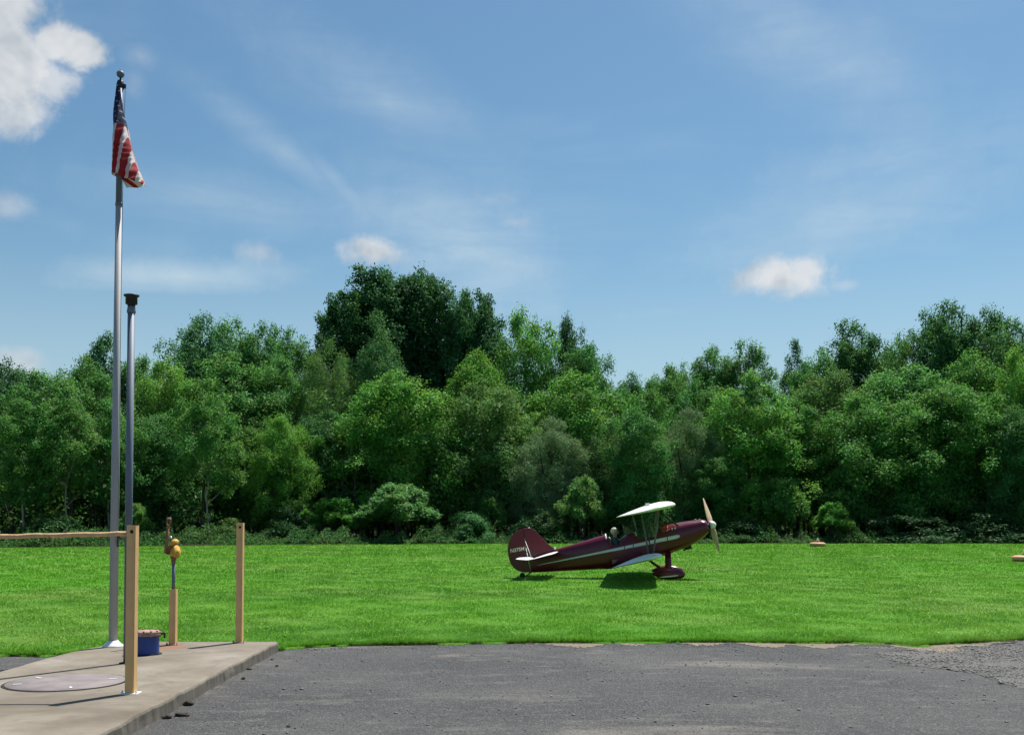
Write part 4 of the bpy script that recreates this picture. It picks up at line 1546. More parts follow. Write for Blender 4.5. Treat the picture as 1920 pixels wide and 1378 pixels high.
# tailplane and elevators
SLE, SH, STE = L_(1041, 1037, -1.15), L_(994.5, 1049.3, -1.15), L_(966.5, 1047.6, -1.15)
for sg in (-1, 1):
    secs = span_secs(SLE, SH, sg * .06, sg * 1.42, 0, .35, 22)
    wing('tailplane', [(a, b_, .42) for a, b_, k in secs], M['cream'], plane)
    secs = span_secs(SH + (STE - SH) * .02, STE, sg * .10, sg * 1.42, 0, .30, 22)
    wing('elevator', [(a, b_, .85) for a, b_, k in secs], M['cream'], plane)
    f1, f2 = c2([(465, 340), (480, 450)])
    e1, e2 = L_(930 + 582 / 8.727, 970 + 668 / 8.727, -.95), L_(930 + 526 / 8.727, 970 + 672 / 8.727, -.95)
    l1 = c2([(576, 893)])[0]; l2 = L_(930 + 532 / 8.727, 970 + 712 / 8.727, -.95)
    for A, B in ((f1, e1), (f2, e2), (l1, l2)):
        A = A.copy(); B = B.copy(); A.y = sg * .03; B.y = sg * .95
        bar('tail_brace', A, B, .0085, M['stripe'], plane)
# tail wheel
b = MB(); pA, pB = c2([(575, 890)])[0], L_(985, 1080)
b.tube([pA + Vector((.12, 0, .02)), pA, pA.lerp(pB, .6), pB], [.018, .018, .016, .014], 8); b.build('tail_spring', M['blackm'], plane)
tz = .075
wc = Vector((L_(979.5, 1080).x, 0, tz - .012))
tw_ = MB(); tw_.lathe(wc, [(.02, -.022), (.055, -.024), (.072, -.014), (.075, 0), (.072, .014), (.055, .024), (.02, .022)], 20, 'Y'); tw = tw_.build('tail_wheel', M['tyre'], plane)
b = MB(); b.tube([pB, wc + Vector((.01, -.035, .05)), wc + Vector((0, -.035, 0))], .010, 6); b.tube([pB, wc + Vector((.01, .035, .05)), wc + Vector((0, .035, 0))], .010, 6); b.build('tail_fork', M['blackm'], plane)

# main undercarriage
for sg in (-1, 1):
    sl = lambda px, py, lat: (lambda v: Vector((v.x, sg * lat, v.z)))(L_(px, py, -lat))
    b = MB(); b.tube([sl(1252.5, 1034, .27), sl(1254.5, 1069, .68)], .075, 14, ell=(1, .36)); b.build('gear_leg', M['maroon'], plane)
    bar('gear_brace', sl(1216.5, 1050.5, .27), sl(1241, 1068.5, .66), .021, M['maroon'], plane)
    c_ = sl(1252, 1076.5, .70)
    def pantf(n_, q):
        u = n_.x                      # -1 tail .. 1 nose
        k = 1.0
        if u < 0: k = 1 - .62 * (-u) ** 1.6
        z = q.z * k
        if u < -.3: z += .02 * (-u)
        if z < -.10: z = -.10 + (z + .10) * .3
        return Vector((q.x + .02, q.y * k, z))
    b = MB(); b.ellipsoid(c_, (.445, .125, .175), 36, 20, pantf); pant = b.build('wheel_pant', M['maroon'], plane)
    V = []; nv = 4; rows_ = 20
    for i in range(rows_ + 1):
        u = i / rows_; X = -.22 + .50 * u; z0 = -.075 + .055 * u; hw = .018 * min(1, 4 * u + .3, 4 * (1 - u) + .3)
        for k_ in range(nv):
            z = z0 + hw * (k_ / (nv - 1) * 2 - 1)
            nx = min(.98, max(-.98, (X - .02) / .445)); k2 = 1.0 if nx > 0 else 1 - .62 * (-nx) ** 1.6
            nz = z / (.175 * k2); yv = .125 * k2 * math.sqrt(max(.02, 1 - nx * nx - nz * nz))
            V.append(c_ + Vector((X, sg * (yv + .004), z)))
    b = MB(); b.add(V, [(i * nv + j, i * nv + j + 1, (i + 1) * nv + j + 1, (i + 1) * nv + j) for i in range(rows_) for j in range(nv - 1)], True); b.build('pant_stripe', M['stripe'], pant)
    wl = MB(); wl.lathe(Vector((c_.x + .07, c_.y, .165)), [(.05, -.05), (.12, -.058), (.155, -.045), (.168, -.02), (.168, .02), (.155, .045), (.12, .058), (.05, .05)], 28, 'Y')
    wl.build('main_wheel', M['tyre'], plane)
tag(plane, 'maroon and cream biplane with wooden propeller parked on the grass, facing right', 'biplane')


# ------------------------------------------------------------------ pilot
def skin_body(name, verts, edges, radii, root, lev=2):
    me_ = bpy.data.meshes.new(name); me_.from_pydata(verts, edges, [])
    o = bpy.data.objects.new(name, me_); COL.objects.link(o)
    o.modifiers.new('Skin', 'SKIN')
    md = o.modifiers.new('Sub', 'SUBSURF'); md.levels = md.render_levels = lev
    for i, r_ in enumerate(radii):
        me_.skin_vertices[0].data[i].radius = r_ if isinstance(r_, tuple) else (r_, r_)
        me_.skin_vertices[0].data[i].use_root = (i == root)
    dg_ = bpy.context.evaluated_depsgraph_get(); dg_.update()
    res = bpy.data.meshes.new_from_object(o.evaluated_get(dg_))
    bpy.data.objects.remove(o); bpy.data.meshes.remove(me_)
    res.polygons.foreach_set('use_smooth', [True] * len(res.polygons))
    return res


def pilot():
    head = L_(1153, 996.5)
    V = []; E = []; Rd = []; J = []

    def add(p_, r_, par=None, jr=None):
        V.append(p_); Rd.append(r_); J.append(jr if jr else r_)
        if par is not None: E.append((par, len(V) - 1))
        return len(V) - 1
    pel = Vector((.02, 0, -.665))
    root = add(pel, .13, None)
    ab = add(pel + Vector((-.02, 0, .20)), .125, root)
    ch = add(pel + Vector((-.04, 0, .40)), .135, ab)
    nk0 = add(pel + Vector((-.03, 0, .52)), .07, ch)
    nk = add(pel + Vector((-.015, 0, .585)), .055, nk0)
    hb = add(Vector((.0, 0, -.045)), .082, nk)
    ht = add(Vector((-.005, 0, .05)), .088, hb)
    hands = []
    for sg in (-1, 1):
        sh = add(pel + Vector((-.03, sg * .17, .455)), .062, ch)
        el = add(pel + Vector((.06, sg * .21, .21)), .047, sh)
        wr = add(pel + Vector((.28, sg * .13, .17)), .031, el)
        pm = add(pel + Vector((.34, sg * .115, .175)), .034, wr)
        hands.append(pm)
        for k_ in range(4):
            f1 = add(V[pm] + Vector((.05, (k_ - 1.5) * .019, .012)), .0095, pm)
            f2 = add(V[f1] + Vector((.022 + .004 * (k_ in (1, 2)), 0, -.022)), .0085, f1)
            add(V[f2] + Vector((-.006, 0, -.022)), .0075, f2)
        t1 = add(V[pm] + Vector((.012, -sg * .04, .005)), .011, pm)
        add(V[t1] + Vector((.025, -sg * .008, -.012)), .009, t1)
        hp = add(pel + Vector((.04, sg * .10, -.01)), .095, root)
        kn = add(pel + Vector((.44, sg * .12, .10)), .065, hp)
        an = add(pel + Vector((.74, sg * .10, -.10)), .043, kn)
        add(pel + Vector((.86, sg * .10, -.02)), .036, an)
    Vw = [AM @ (head + v) for v in V]
    o0 = AM @ (head + pel)
    Vl = [v - o0 for v in Vw]
    body = skin_body('person', Vl, E, Rd, 0)
    # face: nose, ears, brow added to the same mesh
    bm_ = bmesh.new(); bm_.from_mesh(body)
    hc = AM @ head - o0
    Rm = AM.to_3x3()
    for off, sc_ in ((Vector((.098, 0, -.02)), (.020, .016, .026)), (Vector((.085, 0, -.065)), (.012, .028, .010)), (Vector((.0, .09, -.01)), (.022, .012, .034)), (Vector((.0, -.09, -.01)), (.022, .012, .034))):
        mt_ = Matrix.Translation(hc + Rm @ off) @ Rm.to_4x4() @ Matrix.Diagonal((*sc_, 1))
        bmesh.ops.create_uvsphere(bm_, u_segments=10, v_segments=8, radius=1, matrix=mt_)
    bm_.to_mesh(body); bm_.free()
    po = obj('person', body, None, M['skin']); po.location = o0
    idx = [i for i in range(len(V))]
    # jacket over trunk and arms
    keep = [0, 1, 2, 3]
    jV = []; jR = []; mp_ = {}
    for i in range(len(V)):
        pass
    arms = []
    names = []
    jset = [0, 1, 2, 3]
    base = 7
    per = 3 + 1 + 12 + 2 + 4
    for q_ in range(2):
        s0 = base + q_ * per
        jset += [s0, s0 + 1, s0 + 2]
        jset += [s0 + 18, s0 + 19, s0 + 20]
    for i in jset: mp_[i] = len(jV); jV.append(Vl[i]); jR.append((Rd[i] if not isinstance(Rd[i], tuple) else Rd[i][0]) + .014)
    jE = [(mp_[a], mp_[b_]) for a, b_ in E if a in mp_ and b_ in mp_]
    jm = skin_body('jacket', jV, jE, jR, 0)
    obj('jacket', jm, po, M['jacket'])
    b = MB()
    def capf(n_, q):
        if n_.z < -.25 and n_.x > .1: return Vector((q.x * .9, q.y * .93, q.z * .55))
        return q
    b.ellipsoid((-.018, 0, .014), (.103, .099, .106), 20, 14, capf)
    me_c = b.build('flying_helmet', M['hair'], po)
    me_c.location = hc; me_c.rotation_euler = (AIR_ROLL, 0, AIR_YAW)
    b = MB(); b.tube([(.085, -.075, .03), (.118, -.035, .032), (.120, .035, .032), (.085, .075, .03)], .020, 8); b.build('goggles', M['blackm'], po)
    gg = po.children[-1] if False else bpy.data.objects['goggles']; gg.location = hc; gg.rotation_euler = (AIR_ROLL, 0, AIR_YAW)
    tag(po, 'person in pale helmet and dark jacket seated in the rear cockpit', 'person')


pilot()

# ------------------------------------------------------------------ trees
def leaf_mesh(name, C, Nn, size, aspect, seed, tdir=None):
    r = np.random.default_rng(seed)
    m_ = len(C)
    Nn = Nn / np.linalg.norm(Nn, axis=1)[:, None]
    t_ = r.normal(size=(m_, 3)) if tdir is None else tdir
    t_ = t_ - Nn * (t_ * Nn).sum(1)[:, None]
    t_ /= np.linalg.norm(t_, axis=1)[:, None] + 1e-9
    b_ = np.cross(Nn, t_)
    l = (size * r.uniform(.65, 1.35, m_))[:, None]
    w = l * aspect
    V = np.stack([C - t_ * l * .5, C + b_ * w * .5 + Nn * w * .18 + t_ * l * .06, C + t_ * l * .5, C - b_ * w * .5 + Nn * w * .18 + t_ * l * .06], 1)
    return mesh_np(name, V.reshape(-1, 3), np.arange(m_ * 4).reshape(-1, 4))


def unit(v): return v / (np.linalg.norm(v, axis=-1, keepdims=True) + 1e-9)


def grow(kind, seed):
    """returns (crown mesh, trunk mesh, height, radius)"""
    r = np.random.default_rng(seed)
    P = dict(
        round=dict(H=12., R=4.3, z0=.10, ncl=300, clr=(.45, 1.0), twigs=9000, per=7, leaf=.175, asp=.62, flat=.85, nl=10, drop=.30, pw=5.5),
        tall=dict(H=16., R=3.9, z0=.13, ncl=300, clr=(.40, .9), twigs=9000, per=7, leaf=.185, asp=.6, flat=1.1, nl=9, drop=.26, pw=4.2),
        poplar=dict(H=20., R=4.6, z0=.28, ncl=330, clr=(.45, .95), twigs=9500, per=7, leaf=.22, asp=.72, flat=1.35, nl=11, drop=.14, pw=3.8),
        pyramid=dict(H=14., R=4.2, z0=.08, ncl=280, clr=(.40, .9), twigs=8500, per=7, leaf=.17, asp=.6, flat=1.0, nl=9, drop=.55, pw=3.6),
        willow=dict(H=9., R=3.2, z0=.08, ncl=220, clr=(.35, .7), twigs=8200, per=8, leaf=.14, asp=.33, flat=1.15, nl=9, drop=.34, pw=5.0),
        airy=dict(H=13., R=3.6, z0=.40, ncl=110, clr=(.35, .75), twigs=3600, per=7, leaf=.175, asp=.6, flat=.85, nl=6, drop=.35, pw=2.0),
        sumac=dict(H=4.2, R=3.0, z0=.34, ncl=60, clr=(.35, .65), twigs=1600, per=9, leaf=.32, asp=.25, flat=.5),
        bush=dict(H=3.0, R=2.2, z0=.0, ncl=60, clr=(.3, .65), twigs=2400, per=7, leaf=.15, asp=.5, flat=.85),
    )[kind]
    H, R = P['H'], P['R']
    z0 = P['z0'] * H
    # envelope
    def dome(h, k, p=2.0, q=2.0):
        u = np.clip((h - k) / (1 - k), 0, 1)
        lo = np.clip(.62 + .38 * h / max(k, .05), 0, 1)
        return np.where(h < k, lo, np.clip(1 - u ** p, 0, 1) ** (1 / q))

    def env(h):
        if kind == 'round': return dome(h, .58, 2.4, 2.0)
        if kind == 'willow': return dome(h, .45, 2.2, 2.0)
        if kind == 'tall': return dome(h, .58, 2.1, 1.8)
        if kind == 'airy': return dome(h, .40, 1.9, 1.6)
        if kind == 'poplar': return dome(h, .50, 2.0, 1.7)
        if kind == 'pyramid': return np.clip((1.02 - h) ** .55 * np.minimum(1, .75 + h * 1.2), 0, 1)
        if kind == 'sumac': return np.clip((1.03 - h) ** .45, 0, 1)
        return np.clip((1.02 - h) ** .5, 0, 1)
    ncl = P['ncl']
    if kind in ('sumac', 'bush'):
        h = r.beta(1.35, .9, ncl)
        ang = r.uniform(0, 2 * np.pi, ncl)
        lob = 1 + .2 * np.sin(ang * 2 + seed) + .16 * np.sin(ang * 3 + h * 5 + seed * 1.7)
        rad = R * env(h) * lob * np.sqrt(r.uniform(.3, 1, ncl))
        C = np.stack([rad * np.cos(ang), rad * np.sin(ang), z0 + (H - z0) * h * .95 * r.uniform(.58, 1.0, ncl)], 1)
        cr = r.uniform(*P['clr'], ncl) * (1.08 - .25 * h)
    else:
        # several upright leaders, each a ragged spire of tufts; together they make one uneven crown
        nl = P['nl']
        la = np.arange(nl) * 2.4 + r.uniform(-.5, .5, nl) + seed
        ld = R * np.sqrt(np.linspace(0, 1, nl)) * .66 * r.uniform(.85, 1.12, nl); ld[0] = R * .06
        lt = H * (1 - P['drop'] * (ld / R) ** 1.3 * r.uniform(.5, 1.35, nl)); lt[0] = H
        lr = R * r.uniform(.48, .68, nl)
        lz = z0 * r.uniform(.7, 1.5, nl)
        wl = lr * (lt - lz); wl /= wl.sum()
        li = r.choice(nl, ncl, p=wl)
        h = r.beta(1.25, .95, ncl)
        ang = r.uniform(0, 2 * np.pi, ncl)
        e = np.clip(1 - h ** P['pw'], 0, 1) ** .72 * np.clip(.55 + 1.6 * h, 0, 1)
        rad = lr[li] * e * np.sqrt(r.uniform(.15, 1.0, ncl)) * (1 + .25 * r.normal(size=ncl)).clip(.5, 1.5)
        C = np.stack([ld[li] * np.cos(la[li]) + rad * np.cos(ang), ld[li] * np.sin(la[li]) + rad * np.sin(ang), lz[li] + (lt - lz)[li] * h * .97], 1)
        cr = r.uniform(*P['clr'], ncl) * (1.15 - .45 * h)
        ang = np.arctan2(C[:, 1], C[:, 0])
    C[:, 2] = np.minimum(C[:, 2], H - cr * P['flat'] * .8)
    # twigs spread over the upper and outer part of each cluster
    T = P['twigs']
    w = cr ** 2; w /= w.sum()
    ci = r.choice(ncl, T, p=w)
    d = unit(r.normal(size=(T, 3)) + np.array([0, 0, .45]))
    outw = np.stack([np.cos(ang), np.sin(ang), np.zeros(ncl)], 1)[ci]
    d = unit(d + .35 * outw)
    sh = np.where(r.random(T) < .78, r.uniform(.72, 1.12, T), r.uniform(.2, .8, T))
    sh = np.where(r.random(T) < .09, r.uniform(1.1, 1.5, T), sh)
    sca = np.stack([cr, cr, cr * P['flat']], 1)[ci]
    TP = C[ci] + d * sca * sh[:, None]
    TP[:, 2] = np.maximum(TP[:, 2], .15)
    per = P['per']
    sp = .20 if kind not in ('sumac', 'bush', 'willow') else .13
    LC = np.repeat(TP, per, 0) + r.normal(0, sp, (T * per, 3)) * np.array([1, 1, .7])
    dn = np.repeat(d, per, 0)
    if kind == 'sumac':
        # long drooping compound leaves radiating from the stem ends
        td = unit(np.repeat(d * np.array([1, 1, .15]), per, 0) + r.normal(0, .45, (T * per, 3)) + np.array([0, 0, -.22]))
        Nn = unit(np.array([0, 0, 1.0]) + .45 * r.normal(size=(T * per, 3)))
        crown = leaf_mesh(kind + '_crown', LC, Nn, P['leaf'], P['asp'], seed + 1, td)
    else:
        up_ = np.array([0, 0, .75 if kind != 'willow' else .35])
        Nn = unit(.55 * dn + up_ + .62 * r.normal(size=(T * per, 3)))
        crown = leaf_mesh(kind + '_crown', LC, Nn, P['leaf'], P['asp'], seed + 1)
    # trunk and limbs
    b = MB()
    rt = {'poplar': .30, 'tall': .20, 'round': .20, 'pyramid': .18, 'willow': .12, 'airy': .11, 'sumac': .05, 'bush': .03}[kind]
    if kind in ('sumac', 'bush', 'willow'):
        for k_ in range(7 if kind != 'willow' else 4):
            e = C[r.integers(ncl)]
            s0 = Vector((r.normal(0, .18), r.normal(0, .18), -.05))
            mid = Vector((e[0] * .45 + r.normal(0, .1), e[1] * .45 + r.normal(0, .1), e[2] * .55))
            b.tube([s0, mid, Vector(e)], [rt, rt * .75, rt * .3], 7)
    else:
        tp = [Vector((0, 0, -.1))]
        wob = r.normal(0, .12, (7, 2))
        for k_ in range(1, 7): tp.append(Vector((wob[k_][0] * k_ * .5, wob[k_][1] * k_ * .5, H * .82 * k_ / 6)))
        b.tube(tp, [rt * 1.35] + [rt * (1 - .14 * k_) for k_ in range(1, 7)], 9)
        order = r.permutation(ncl)[:18]
        for i in order:
            e = Vector(C[i])
            zz_ = max(H * .18, e.z - (Vector((e.x, e.y, 0)).length) * r.uniform(.5, 1.0))
            u = min(5.99, max(0, zz_ / (H * .82) * 6)); k0 = int(u)
            s0 = tp[k0].lerp(tp[min(6, k0 + 1)], u - k0)
            mid = s0.lerp(e, .5) + Vector((r.normal(0, .15), r.normal(0, .15), r.normal(.1, .15)))
            b.tube([s0, mid, e], [rt * .45, rt * .3, rt * .12], 6)
    me_ = bpy.data.meshes.new(kind + '_trunk'); me_.from_pydata(b.v, [], b.f)
    me_.polygons.foreach_set('use_smooth', b.sm)
    return crown, me_, H, R * 1.08


SPEC = {'round': 3, 'tall': 2, 'poplar': 3, 'pyramid': 1, 'willow': 2, 'airy': 2, 'sumac': 2, 'bush': 2}
PROTO = {}
sd = 100
for kind, cnt in SPEC.items():
    PROTO[kind] = []
    for _ in range(cnt):
        sd += 7
        PROTO[kind].append(grow(kind, sd))
NAMES = {'round': 'broadleaf_tree', 'tall': 'broadleaf_tree', 'poplar': 'poplar_tree', 'pyramid': 'broadleaf_tree', 'willow': 'willow_tree', 'airy': 'slender_tree', 'sumac': 'sumac_shrub', 'bush': 'bush'}
TONE = {
    'bright': (.118, .310, .058), 'yellow': (.138, .318, .056), 'mid': (.092, .256, .066), 'dark': (.046, .150, .050), 'blue': (.074, .212, .082),
    'grey': (.150, .250, .132), 'olive': (.108, .232, .076), 'pale': (.112, .265, .082), 'deep': (.064, .196, .056), 'shade': (.034, .105, .034)}  # shade: the dark under the wood edge, put into the bushes' leaf colour
count = {}
WIDE = {'round': 1.30, 'tall': 1.30, 'poplar': 1.30, 'pyramid': 1.2, 'willow': 1.25, 'airy': 1.2, 'sumac': 1.1, 'bush': 1.35}


def plant(kind, px, top, Y, halfw, tone, label, group, bark='bark'):
    Y = Y - 8.5 * max(0.0, (520 - px) / 520.0)
    k_ = count.get(kind, 0); count[kind] = k_ + 1
    crown, trunk, H, R = PROTO[kind][k_ % len(PROTO[kind])]
    p_ = at_y(px, top, Y)
    sz = (p_.z - LAWN_Z) / H * (1.035 if group == GB and kind != 'poplar' else 1.0)
    sxy = halfw * WIDE.get(kind, 1.0) * Y / FPX / R
    rr = random.Random(int(px * 7 + top))
    t_ = empty(NAMES[kind], (p_.x, Y, LAWN_Z), rr.uniform(0, 6.28))
    t_.scale = (sxy, sxy, sz)
    tr = bpy.data.objects.new('trunk', trunk); COL.objects.link(tr); tr.parent = t_
    if not len(trunk.materials): trunk.materials.append(M['bark'])
    if bark != 'bark':
        tr.material_slots[0].link = 'OBJECT'; tr.material_slots[0].material = M[bark]
    cr = bpy.data.objects.new('crown', crown); COL.objects.link(cr); cr.parent = t_
    if not len(crown.materials): crown.materials.append(M['leaf_fine'] if kind == 'willow' else M['leaf'])
    c = TONE[tone]; j = rr.uniform(.9, 1.12)
    cr.color = (c[0] * j * rr.uniform(.93, 1.07), c[1] * j, c[2] * j * rr.uniform(.85, 1.15), 1)
    tag(t_, label, {'sumac': 'shrub', 'bush': 'bush'}.get(kind, 'tree'), group)
    return t_


GB, GM, GF, GS = 'tall trees along the skyline', 'middle trees of the wood', 'front trees of the wood edge', 'shrubs at the wood edge'
TREES = [
    # skyline
    ('round', 12, 684, 90, 70, 'dark', 'dark tree at the far left edge under the low cloud', GB),
    ('airy', 195, 632, 92, 58, 'blue', 'airy tree whose loose top shows just left of the flagpole', GB),
    ('round', 258, 672, 90, 50, 'mid', 'low tree top seen just right of the vent pipe', GB),
    ('tall', 375, 588, 88, 66, 'blue', 'loose-topped tree, the highest between vent pipe and the dark poplars', GB),
    ('tall', 437, 604, 90, 64, 'mid', 'tree next right of the loose-topped highest one on the left', GB),
    ('tall', 488, 606, 88, 58, 'mid', 'twin-topped tree above the lone tan post', GB),
    ('round', 548, 630, 90, 58, 'mid', 'tree in the dip just left of the tall dark poplars', GB),
    ('poplar', 645, 545, 94, 62, 'dark', 'dark poplar at the left shoulder of the tallest group', GB),
    ('poplar', 720, 495, 96, 80, 'dark', 'tallest dark poplar, topmost crown of the whole skyline', GB),
    ('poplar', 800, 502, 97, 76, 'dark', 'dark poplar right of the very tallest, nearly as high', GB),
    ('poplar', 893, 542, 94, 58, 'dark', 'dark poplar at the right shoulder of the tallest group', GB),
    ('round', 985, 590, 90, 62, 'bright', 'rounded bright green tree right of the tallest dark poplars', GB),
    ('tall', 1066, 600, 92, 44, 'dark', 'narrow dark tree standing behind the round green crown', GB),
    ('round', 1098, 648, 86, 54, 'mid', 'round green tree at the left side of the sky gap', GB),
    ('round', 1180, 710, 104, 55, 'blue', 'far low tree at the bottom of the sky gap', GB),
    ('round', 1228, 714, 100, 48, 'mid', 'far low tree at the right of the sky gap bottom', GB),
    ('round', 1264, 690, 92, 48, 'mid', 'tree stepping up from the sky gap to the right', GB),
    ('tall', 1328, 650, 90, 58, 'mid', 'left one of the two even crowns above the propeller', GB),
    ('tall', 1398, 647, 88, 62, 'mid', 'right one of the two even crowns above the propeller', GB),
    ('airy', 1492, 653, 94, 44, 'blue', 'thin airy tree top poking up under the small right-hand cloud', GB),
    ('round', 1536, 668, 88, 58, 'mid', 'low round crown just right of the thin airy top', GB),
    ('tall', 1610, 602, 90, 66, 'deep', 'loose dark crown, first high one in the right part', GB),
    ('round', 1682, 640, 92, 55, 'mid', 'crown in the dip between the two high groups on the right', GB),
    ('tall', 1742, 590, 92, 56, 'deep', 'left shoulder of the highest group on the right', GB),
    ('tall', 1797, 567, 90, 66, 'deep', 'highest crown in the right part of the wood', GB),
    ('tall', 1856, 585, 92, 54, 'deep', 'high crown just right of the highest right-hand one', GB),
    ('tall', 1912, 598, 94, 54, 'deep', 'high crown cut by the right edge of the picture', GB),
    # middle
    ('round', 90, 690, 82, 80, 'mid', 'broad green tree on the left, ending the skyline under the low cloud', GM),
    ('round', 165, 668, 84, 66, 'mid', 'green tree filling the skyline left of the flagpole', GM),
    ('round', 312, 668, 82, 64, 'yellow', 'yellow-green round crown just right of the vent pipe', GM),
    ('tall', 425, 655, 82, 82, 'mid', 'wide green tree below the left-hand skyline crowns', GM),
    ('round', 515, 665, 82, 68, 'mid', 'green tree behind the yellowish one, right of the lone post', GM),
    ('willow', 622, 636, 82, 62, 'olive', 'dull olive tree in front of the poplars at their left', GM),
    ('pyramid', 712, 588, 84, 78, 'blue', 'grey-green cone-shaped tree before the tallest poplars', GM),
    ('round', 898, 655, 86, 66, 'bright', 'bright green tree before the rightmost dark poplar', GM),
    ('round', 1080, 696, 80, 98, 'bright', 'big bright dome-shaped tree in the centre of the wood', GM),
    ('round', 1205, 725, 86, 62, 'mid', 'green tree below the sky gap', GM),
    ('round', 1310, 715, 82, 66, 'mid', 'green tree below the left one of the two even crowns', GM),
    ('round', 1555, 690, 82, 80, 'olive', 'olive-green round tree above the far orange marker', GM),
    ('round', 1690, 680, 82, 100, 'mid', 'very broad green tree in the right third of the wood', GM),
    ('round', 1825, 655, 84, 82, 'mid', 'broad tree below the highest right-hand crown', GM),
    ('round', 1912, 648, 79, 48, 'yellow', 'yellow-green tree at the right edge of the picture', GM),
    # front
    ('airy', 45, 745, 72.5, 70, 'mid', 'pale-stemmed slender tree nearest the left edge', GF, 'bark_pale'),
    ('airy', 128, 730, 72.5, 70, 'mid', 'slender tree with leaning pale stem left of the flagpole', GF, 'bark_pale'),
    ('airy', 205, 745, 73.5, 62, 'mid', 'slender pale-stemmed tree behind flagpole and vent pipe', GF, 'bark_pale'),
    ('round', 290, 770, 76, 68, 'deep', 'shaded tree behind the yellow hand pump', GF),
    ('airy', 392, 715, 71.5, 62, 'mid', 'slender tree with a tall straight pale trunk left of the lone post', GF, 'bark_pale'),
    ('round', 462, 800, 77, 60, 'mid', 'small tree right behind the lone tan post', GF),
    ('round', 530, 776, 73, 56, 'yellow', 'small yellow-green tree right of the lone tan post', GF),
    ('round', 618, 765, 77, 64, 'deep', 'shaded green tree between the yellowish tree and the bright dome', GF),
    ('round', 745, 698, 76, 98, 'bright', 'large light green tree below the tallest poplars', GF),
    ('round', 905, 710, 77, 84, 'olive', 'olive-toned tree above the tail of the biplane', GF),
    ('willow', 1032, 783, 74, 60, 'grey', 'silvery grey-green willow, left one of the grey crowns', GF),
    ('round', 972, 770, 78.5, 34, 'yellow', 'small bright yellow-green sapling beside the silvery willow', GF),
    ('willow', 1142, 800, 76, 52, 'grey', 'silvery grey-green willow, middle one of the grey crowns', GF),
    ('round', 1195, 763, 73, 64, 'deep', 'dark bushy tree between the grey willows, above the upper wing', GF),
    ('willow', 1290, 766, 75, 56, 'grey', 'silvery grey-green willow, right one of the grey crowns', GF),
    ('pyramid', 1405, 698, 76, 92, 'bright', 'bright pointed tree right above the propeller', GF),
    ('tall', 1492, 735, 77, 62, 'mid', 'narrow tree between the pointed bright one and the far marker', GF),
    ('round', 1630, 735, 76, 92, 'mid', 'broad tree right of the far orange marker', GF),
    ('round', 1780, 715, 77, 98, 'mid', 'largest front tree on the right, with lit right flank', GF),
    ('round', 1905, 760, 74, 62, 'deep', 'shaded front tree at the right edge', GF),
    ('round', 830, 800, 78, 66, 'mid', 'green tree standing behind the large pale sumac', GF),
    ('round', 1340, 850, 74, 52, 'deep', 'low shaded tree right of the propeller tip', GF),
    ('round', 690, 830, 79, 60, 'deep', 'low shaded tree left above the large pale sumac', GF),
    # shrubs
    ('sumac', 750, 902, 70.5, 84, 'pale', 'largest pale green sumac thicket, left of the biplane tail', GS),
    ('sumac', 625, 930, 70.5, 50, 'bright', 'low green sumac left of the largest pale one', GS),
    ('bush', 545, 950, 70, 46, 'shade', 'dark dome-shaped bush right of the lone tan post', GS),
    ('sumac', 1092, 888, 71, 44, 'pale', 'pale sumac clump just left of the biplane wing', GS),
    ('sumac', 1462, 892, 73, 48, 'pale', 'pale sumac clump high at the wood edge right of the propeller', GS),
    ('sumac', 1560, 938, 71, 42, 'bright', 'green sumac just above the far orange marker', GS),
    ('bush', 1700, 968, 71.5, 80, 'shade', 'long dark bush right of the far orange marker', GS),
    ('bush', 1850, 964, 71.5, 80, 'shade', 'long dark bush at the wood edge near the right side', GS),
    ('bush', 880, 962, 70.5, 46, 'deep', 'small bush left of the biplane rudder', GS),
    ('sumac', 915, 930, 73, 36, 'mid', 'small sumac above the bush left of the rudder', GS),
    ('bush', 1010, 955, 71, 52, 'shade', 'dark bush behind the biplane rudder', GS),
    ('bush', 1390, 974, 71.5, 52, 'shade', 'dark bush right behind the propeller', GS),
    ('bush', 430, 972, 70, 34, 'olive', 'small olive bush behind the lone tan post', GS),
    ('sumac', 255, 940, 70, 34, 'mid', 'small shrub between vent pipe and hand pump', GS),
    ('bush', 100, 966, 70.5, 62, 'shade', 'dark bush behind the rusty rail', GS),
]
for row in TREES: plant(*row)


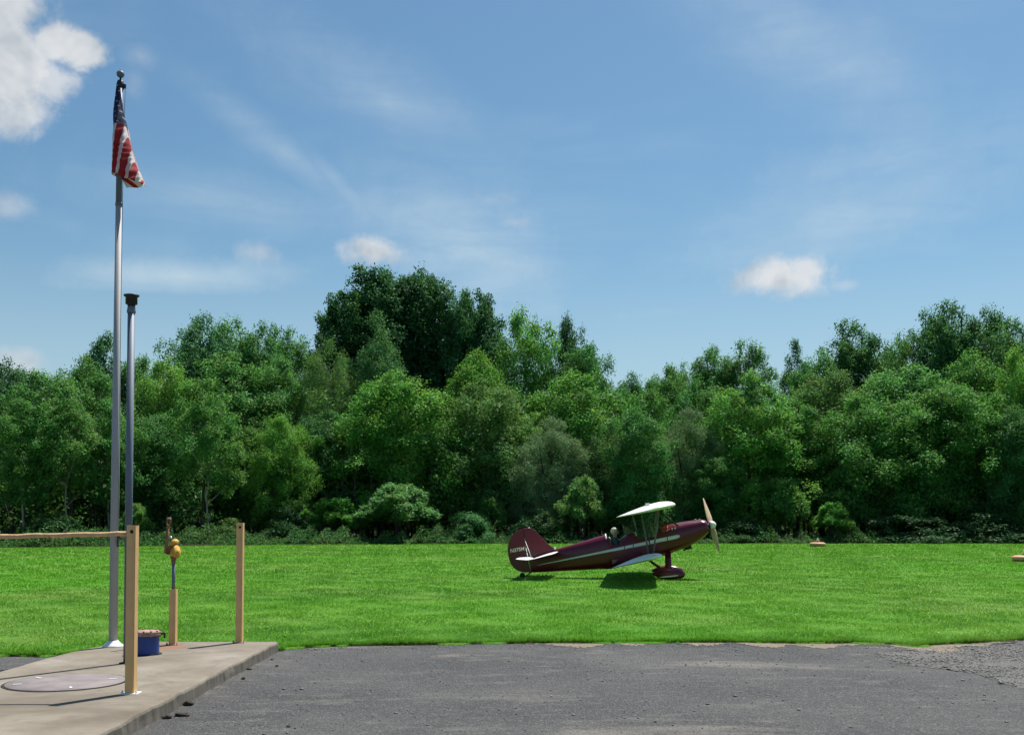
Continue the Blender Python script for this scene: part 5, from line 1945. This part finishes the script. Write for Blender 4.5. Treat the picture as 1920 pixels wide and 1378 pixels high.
# inside of the wood: dim stems and leaves that read as one mass
def woodland():
    r = np.random.default_rng(77)
    b = MB()
    for _ in range(260):
        x = r.uniform(-46, 50); y0 = forest_y(x) + r.uniform(7.5, 24)
        hh = r.uniform(3.5, 9); rad = r.uniform(.04, .11)
        lx, ly = r.normal(0, .5, 2)
        b.tube([(x, y0, 0), (x + lx * .4, y0 + ly * .4, hh * .5), (x + lx, y0 + ly, hh)], [rad, rad * .8, rad * .35], 6, caps=False)
    o = b.build('woodland_stems', M['bark'], None, recalc=False)
    tag(o, 'many thin dim stems standing inside the wood', 'wood', kind='stuff')
    # understorey foliage
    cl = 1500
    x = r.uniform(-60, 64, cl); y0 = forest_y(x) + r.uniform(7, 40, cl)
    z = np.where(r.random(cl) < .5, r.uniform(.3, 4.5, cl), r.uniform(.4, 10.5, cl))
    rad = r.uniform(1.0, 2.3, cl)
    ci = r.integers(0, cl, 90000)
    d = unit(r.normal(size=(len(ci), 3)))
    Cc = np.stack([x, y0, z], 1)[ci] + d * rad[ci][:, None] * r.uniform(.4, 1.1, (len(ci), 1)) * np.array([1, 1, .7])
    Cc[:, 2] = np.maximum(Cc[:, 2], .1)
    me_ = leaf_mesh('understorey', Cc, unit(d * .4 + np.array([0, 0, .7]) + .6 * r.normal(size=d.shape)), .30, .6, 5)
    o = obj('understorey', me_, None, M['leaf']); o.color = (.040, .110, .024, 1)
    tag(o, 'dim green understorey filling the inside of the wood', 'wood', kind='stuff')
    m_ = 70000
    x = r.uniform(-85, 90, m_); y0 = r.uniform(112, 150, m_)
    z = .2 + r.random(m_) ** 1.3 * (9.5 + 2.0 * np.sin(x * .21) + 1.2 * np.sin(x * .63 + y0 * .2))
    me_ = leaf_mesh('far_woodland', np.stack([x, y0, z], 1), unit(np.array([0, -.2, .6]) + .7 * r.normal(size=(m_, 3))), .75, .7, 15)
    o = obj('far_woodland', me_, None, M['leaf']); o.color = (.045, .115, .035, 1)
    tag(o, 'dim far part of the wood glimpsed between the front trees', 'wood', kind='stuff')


woodland()


def weeds():
    """knee-high weeds and brambles where the mower stops"""
    r = np.random.default_rng(91)
    m_ = 60000
    x = r.uniform(-48, 50, m_)
    u = r.random(m_)
    y = forest_y(x) + .3 + 3.6 * u + .3 * np.sin(x * 1.3)
    hmax = (.30 + .80 * np.clip(u * 2.2, 0, 1)) * np.clip(.62 + .28 * np.sin(x * .9) + .2 * np.sin(x * 2.3 + 1) + .22 * np.sin(x * 5.9 + 2 * np.sin(x * .4)), .25, 1.4)
    z = LAWN_Z + hmax * np.sqrt(r.random(m_))
    Cc = np.stack([x, y, z], 1)
    Nn = unit(np.array([0, -.25, .7]) + .6 * r.normal(size=(m_, 3)))
    td = unit(r.normal(size=(m_, 3)) * .6 + np.array([0, 0, .55]))
    me_ = leaf_mesh('weeds', Cc, Nn, .17, .36, 6, td)
    o = obj('weeds', me_, None, M['weed']); o.color = (.058, .160, .044, 1)
    tag(o, 'knee-high weeds and brambles along the edge of the wood', 'weeds', kind='stuff')


weeds()
